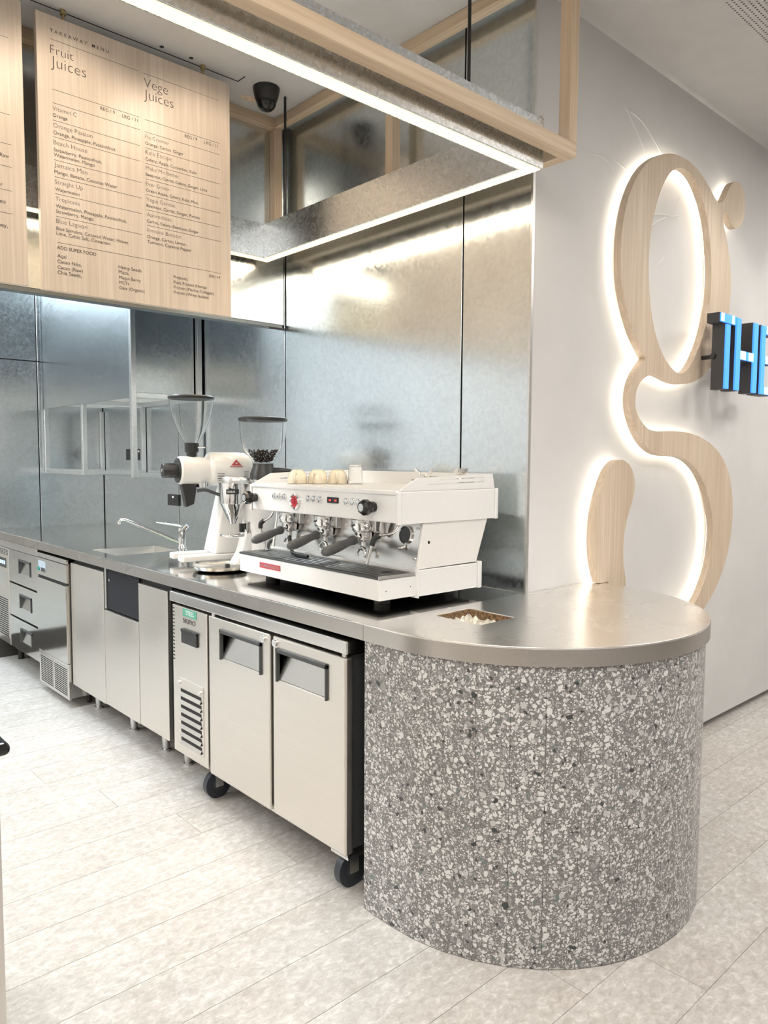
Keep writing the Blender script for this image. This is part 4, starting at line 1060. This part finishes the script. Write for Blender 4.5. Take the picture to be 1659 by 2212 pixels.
lathe('tamper_body', [(.014, 0), (.014, .030), (.010, .042), (.028, .056), (.029, .058), (.029, .070), (.027, .071), (0, .071)], (2.06, 1.845, TOPZ), (0, 0, 1), M_CHROME, ta, 32, False)
ss = thing('spare_spout', 'chrome twin portafilter spout left on top of the machine', 'spout', (2.05, 2.02, TOPZ))
tube('twin_lip', [(2.035, 2.055, TOPZ + .065), (2.045, 2.040, TOPZ + .045), (2.05, 2.02, TOPZ + .040), (2.055, 2.0, TOPZ + .045), (2.06, 1.988, TOPZ + .068)], .007, M_CHROME, ss, 10)
cyl('stem', (2.05, 2.02, TOPZ), (2.05, 2.02, TOPZ + .042), .010, M_CHROME, ss)

# ================================================================== GRINDERS
def hopper_glass(name, outer, origin, parent, th=.0025):
    prof = outer + [(max(.001, r - th), h) for r, h in reversed(outer)]
    return lathe(name, prof, origin, (0, 0, 1), M_GLASS, parent, 40, False)
# ---- tall single-dose grinder (front faces the barista)
ex, ey = 1.845, 3.165
ek = thing('coffee_grinder', 'tall cream shop grinder with an empty funnel hopper and black dial', 'grinder', (ex, ey, ZC), math.radians(-11))
def P(x, y, z): return (ex + x, ey + y, ZC + z)
for x, y in ((-.16, .075), (-.16, -.075), (.12, .075), (.12, -.075)): cyl('foot', P(x, y, .0005), P(x, y, .024), .013, M_ALU, ek, seg=16)
prism('base', [(ex + .15, ey - .10), (ex + .15, ey + .10), (ex - .225, ey + .105), (ex - .235, ey + .095), (ex - .235, ey + .04), (ex - .06, ey + .02), (ex - .06, ey - .02), (ex - .235, ey - .04), (ex - .235, ey - .095), (ex - .225, ey - .105)], [], XY, ZC + .024, ZC + .052, M_CREAM, ek, bev=.006, seg=3)
vb = [P(-.075, -.085, .05), P(.14, -.085, .05), P(.14, .085, .05), P(-.075, .085, .05), P(-.005, -.055, .40), P(.10, -.055, .40), P(.10, .055, .40), P(-.005, .055, .40)]
mkmesh('column', vb, [(0, 3, 2, 1), (4, 5, 6, 7), (0, 1, 5, 4), (1, 2, 6, 5), (2, 3, 7, 6), (3, 0, 4, 7)], M_CREAM, ek, False, .012, 3)
AZ = .447
lathe('motor_housing', [(.050, -.085), (.072, -.075), (.080, -.06), (.080, .075), (.076, .105), (.062, .125), (.040, .132)], P(0, 0, AZ), (1, 0, 0), M_CREAM, ek, 40)
lathe('grinding_head', [(.060, -.215), (.066, -.208), (.066, -.12), (.060, -.10), (.060, -.07)], P(0, 0, AZ - .006), (1, 0, 0), M_CREAM, ek, 40)
dl = lathe('dial', [(.056, -.222), (.057, -.219), (.057, -.205)], P(0, 0, AZ - .006), (1, 0, 0), M_BLACK, ek, 40)
kb = lathe('adjustment_knob', [(.031, -.288), (.034, -.284), (.034, -.222)], P(0, 0, AZ - .006), (1, 0, 0), M_BLACK, dl, 24)
cyl('knob_screw', P(-.2885, 0, AZ - .006), P(-.291, 0, AZ - .006), .008, M_ALU, kb, seg=14)
for i in range(30):
    a = 2 * math.pi * i / 30
    box('dial_mark', P(-.2228, .048 * math.sin(a) - .001, AZ - .006 + .048 * math.cos(a) - .001), P(-.2222, .048 * math.sin(a) + .001, AZ - .006 + .048 * math.cos(a) + .001), M_WHITEP, dl) if i % 2 == 0 else None
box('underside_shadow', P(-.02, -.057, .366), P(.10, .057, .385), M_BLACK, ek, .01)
HX = -.150
lathe('hopper_neck', [(.024, 0), (.024, .022), (.032, .028), (.033, .066), (.030, .070)], P(HX, 0, AZ + .052), (0, 0, 1), M_BLACK, ek, 28)
cyl('neck_screw', P(HX + .02, -.03, AZ + .10), P(HX + .05, -.045, AZ + .10), .003, M_ALU, ek, seg=8)
hp = hopper_glass('hopper', [(.030, 0), (.040, .015), (.062, .055), (.082, .105), (.094, .150), (.100, .188), (.102, .205)], P(HX, 0, AZ + .118), ek)
lathe('hopper_lid', [(.0, .2065), (.104, .2065), (.1055, .209), (.1055, .217), (.100, .222), (.0, .223)], P(HX, 0, AZ + .116), (0, 0, 1), M_BLACK, ek, 40, False)
prism('bag_chute', [(ex - .205, ZC + .375), (ex - .135, ZC + .375), (ex - .140, ZC + .33), (ex - .148, ZC + .285), (ex - .185, ZC + .27), (ex - .195, ZC + .33)], [], XZ, ey - .024, ey + .024, M_BLACK, ek, bev=.004)
tube('bag_clip', [P(-.135, -.02, .345), P(-.10, -.03, .350), P(-.065, -.035, .338), P(-.03, -.04, .325)], .008, M_GREY, ek, 10)
cyl('tap_hammer', P(-.10, 0, .362), P(-.10, 0, .395), .030, M_CHROME, ek)
for i in range(5): box('vent_slot', P(-.055 + i * .002, -.0805 + i * .004, AZ - .022 - i * .011), P(-.020 + i * .002, -.0770 + i * .004, AZ - .020 - i * .011), M_GREY, ek)
for i in range(4): box('vent_slot', P(.075, -.0800 + i * .003, AZ - .014 - i * .010), P(.100, -.0770 + i * .003, AZ - .012 - i * .010), M_GREY, ek)
lg = mkmesh('logo_triangle', [P(.005, -.0812, AZ + .010), P(.070, -.0812, AZ + .010), P(.0375, -.0795, AZ + .046)], [(0, 1, 2)], M_RED, ek)
text('logo_lettering', 'MAHLK\u00d6NIG', .012, AZ + .0125, .051, lg, M_WHITEP, lambda u, v_: (ex + u, ey - .0820, ZC + v_), 'b', .008)
for i in range(5):
    a = math.radians(-40 + i * 20)
    mkmesh('logo_ray', [P(.0375 + .004 * math.sin(a) - .0012, -.0816, AZ + .0225 + .004 * math.cos(a)), P(.0375 + .004 * math.sin(a) + .0012, -.0816, AZ + .0225 + .004 * math.cos(a)), P(.0375 + .014 * math.sin(a), -.0812, AZ + .0225 + .012 * math.cos(a))], [(0, 1, 2)], M_WHITEP, lg)

# ---- espresso grinder with chrome doser
mx_, my_ = 1.885, 2.915
mz = thing('coffee_grinder', 'white espresso grinder with beans in its hopper and a chrome doser', 'grinder', (mx_, my_, ZC), math.radians(-14))
def Q(x, y, z): return (mx_ + x, my_ + y, ZC + z)
prism('base', [(mx_ - .09 + .0, my_ - .085), (mx_ + .10, my_ - .085), (mx_ + .10, my_ + .085), (mx_ - .09, my_ + .085)], [], XY, ZC + .004, ZC + .05, M_WHITE, mz, bev=.02, seg=4)
lathe('body', [(.080, .05), (.080, .16), (.086, .18), (.086, .30), (.084, .36), (.076, .385)], Q(.015, 0, 0), (0, 0, 1), M_WHITE, mz, 40)
prism('front_arm', [(mx_ - .055, ZC + .36), (mx_ - .06, ZC + .25), (mx_ - .075, ZC + .18), (mx_ - .10, ZC + .08), (mx_ - .135, ZC + .02), (mx_ - .05, ZC + .02), (mx_ - .03, ZC + .36)], [], XZ, my_ - .045, my_ + .045, M_WHITE, mz, bev=.012, seg=3)
lathe('adjustment_ring', [(.070, .385), (.078, .388), (.078, .402), (.060, .408)], Q(.02, 0, 0), (0, 0, 1), M_CHROME, mz, 36)
lathe('hopper_collar', [(.062, .406), (.060, .43), (.048, .462), (.046, .475)], Q(.02, 0, 0), (0, 0, 1), M_BLACK, mz, 32)
tube('hopper_slide', [Q(.05, -.03, .445), Q(.11, -.06, .442), Q(.135, -.07, .436)], .014, M_BLACK, mz, 10)
hopper_glass('hopper', [(.042, 0), (.058, .025), (.078, .052), (.096, .085), (.103, .125), (.106, .175), (.107, .195)], Q(.02, 0, .472), mz)
lathe('hopper_lid', [(.0, .194), (.108, .194), (.1105, .197), (.1105, .208), (.100, .213), (0, .214)], Q(.02, 0, .472), (0, 0, 1), M_BLACK, mz, 40, False)
be = []; fb = []
ico = [(0, 0, 1), (.894, 0, .447), (.276, .851, .447), (-.724, .526, .447), (-.724, -.526, .447), (.276, -.851, .447), (.724, .526, -.447), (-.276, .851, -.447), (-.894, 0, -.447), (-.276, -.851, -.447), (.724, -.526, -.447), (0, 0, -1)]
icf = [(0, 1, 2), (0, 2, 3), (0, 3, 4), (0, 4, 5), (0, 5, 1), (1, 6, 2), (2, 7, 3), (3, 8, 4), (4, 9, 5), (5, 10, 1), (6, 7, 2), (7, 8, 3), (8, 9, 4), (9, 10, 5), (10, 6, 1), (11, 7, 6), (11, 8, 7), (11, 9, 8), (11, 10, 9), (11, 6, 10)]
for _ in range(420):
    h = random.uniform(.006, .062); rmax = .036 + h * .68
    if h > .045 and random.random() < .35: continue
    rr = rmax * math.sqrt(random.uniform(.25, 1)) * .93; a = random.uniform(0, 6.283); n_ = len(be)
    c_ = Vector(Q(.02 + rr * math.cos(a), rr * math.sin(a), .476 + h)); s_ = random.uniform(.8, 1.15)
    rot = Matrix.Rotation(random.uniform(0, 6.28), 3, 'Z') @ Matrix.Rotation(random.uniform(0, 3.14), 3, 'X')
    be += [c_ + rot @ Vector((p[0] * .0055 * s_, p[1] * .004 * s_, p[2] * .0032 * s_)) for p in ico]
    fb += [tuple(n_ + i for i in t_) for t_ in icf]
bo = mkmesh('coffee_beans', be, fb, M_BEAN, mz, 'all'); bo['kind'] = 'stuff'
DX = -.125
ds = lathe('doser', [(.056, .295), (.057, .30), (.057, .385), (.059, .388)], Q(DX, 0, 0), (0, 0, 1), M_CHROME, mz, 40)
lathe('doser_lid', [(.061, .386), (.062, .39), (.062, .408), (.058, .414), (0, .417)], Q(DX, 0, 0), (.04, 0, 1), M_ALU, ds, 40, False)
fl = lathe('doser_funnel', [(.014, .205), (.016, .21), (.056, .296)], Q(DX, 0, 0), (0, 0, 1), M_CHROME, ds, 12, False)
box('doser_badge', Q(DX - .045, -.0590, .340), Q(DX + .012, -.0555, .362), M_BLACK, ds)
text('badge_lettering', 'ROBUR', DX - .040, .3465, .034, ds, M_WHITEP, lambda u, v_: (mx_ + u, my_ - .0594, ZC + v_), 'b', .009)
box('dosing_switch', Q(DX + .028, -.022, .165), Q(DX + .048, .0, .205), M_BLACK, mz, .003)
box('switch_plate', Q(DX + .050, -.045, .160), Q(DX + .075, -.0, .215), M_CHROME, mz, .003)
tube('fork', [Q(-.07, -.028, .152), Q(DX - .01, -.032, .150), Q(DX - .045, -.022, .152), Q(DX - .05, 0, .152), Q(DX - .045, .022, .152), Q(DX - .01, .032, .150), Q(-.07, .028, .152)], .006, M_CHROME, mz, 10)
tray_ = lathe('catch_tray', [(.0, .004), (.085, .004), (.112, .012), (.122, .024), (.124, .024), (.114, .009), (.088, .001), (.0, .001)], Q(-.185, -.01, 0), (0, 0, 1), M_STEEL, mz, 48, False)
cyl('tray_peg', Q(-.165, -.045, .005), Q(-.165, -.045, .030), .011, M_BLACK, mz, seg=16)
hs = tube('water_hose', [(1.90, 2.775, ZC + .10), (1.86, 2.765, ZC + .135), (1.83, 2.760, ZC + .12), (1.825, 2.758, ZC + .06), (1.84, 2.758, ZC + .012)], .008, M_GREY, None, 10)
tag(hs, 'grey hose looping down behind the left end of the machine', 'hose')

# ================================================================== WASTE BIN AT THE LEFT EDGE
bn = thing('waste_bin', 'steel bin with an overhanging black lid at the lower left edge', 'bin', (.32, 2.0, 0))
box('body', (.16, 1.853, 0.002), (.484, 2.15, .70), M_STEELV, bn, .004, 2)
box('lid', (.135, 1.838, .712), (.508, 2.175, .742), M_BLACKG, bn, .014, 4)
box('lid_rim', (.165, 1.860, .698), (.478, 2.145, .713), M_BLACK, bn, .004)

flush_text()
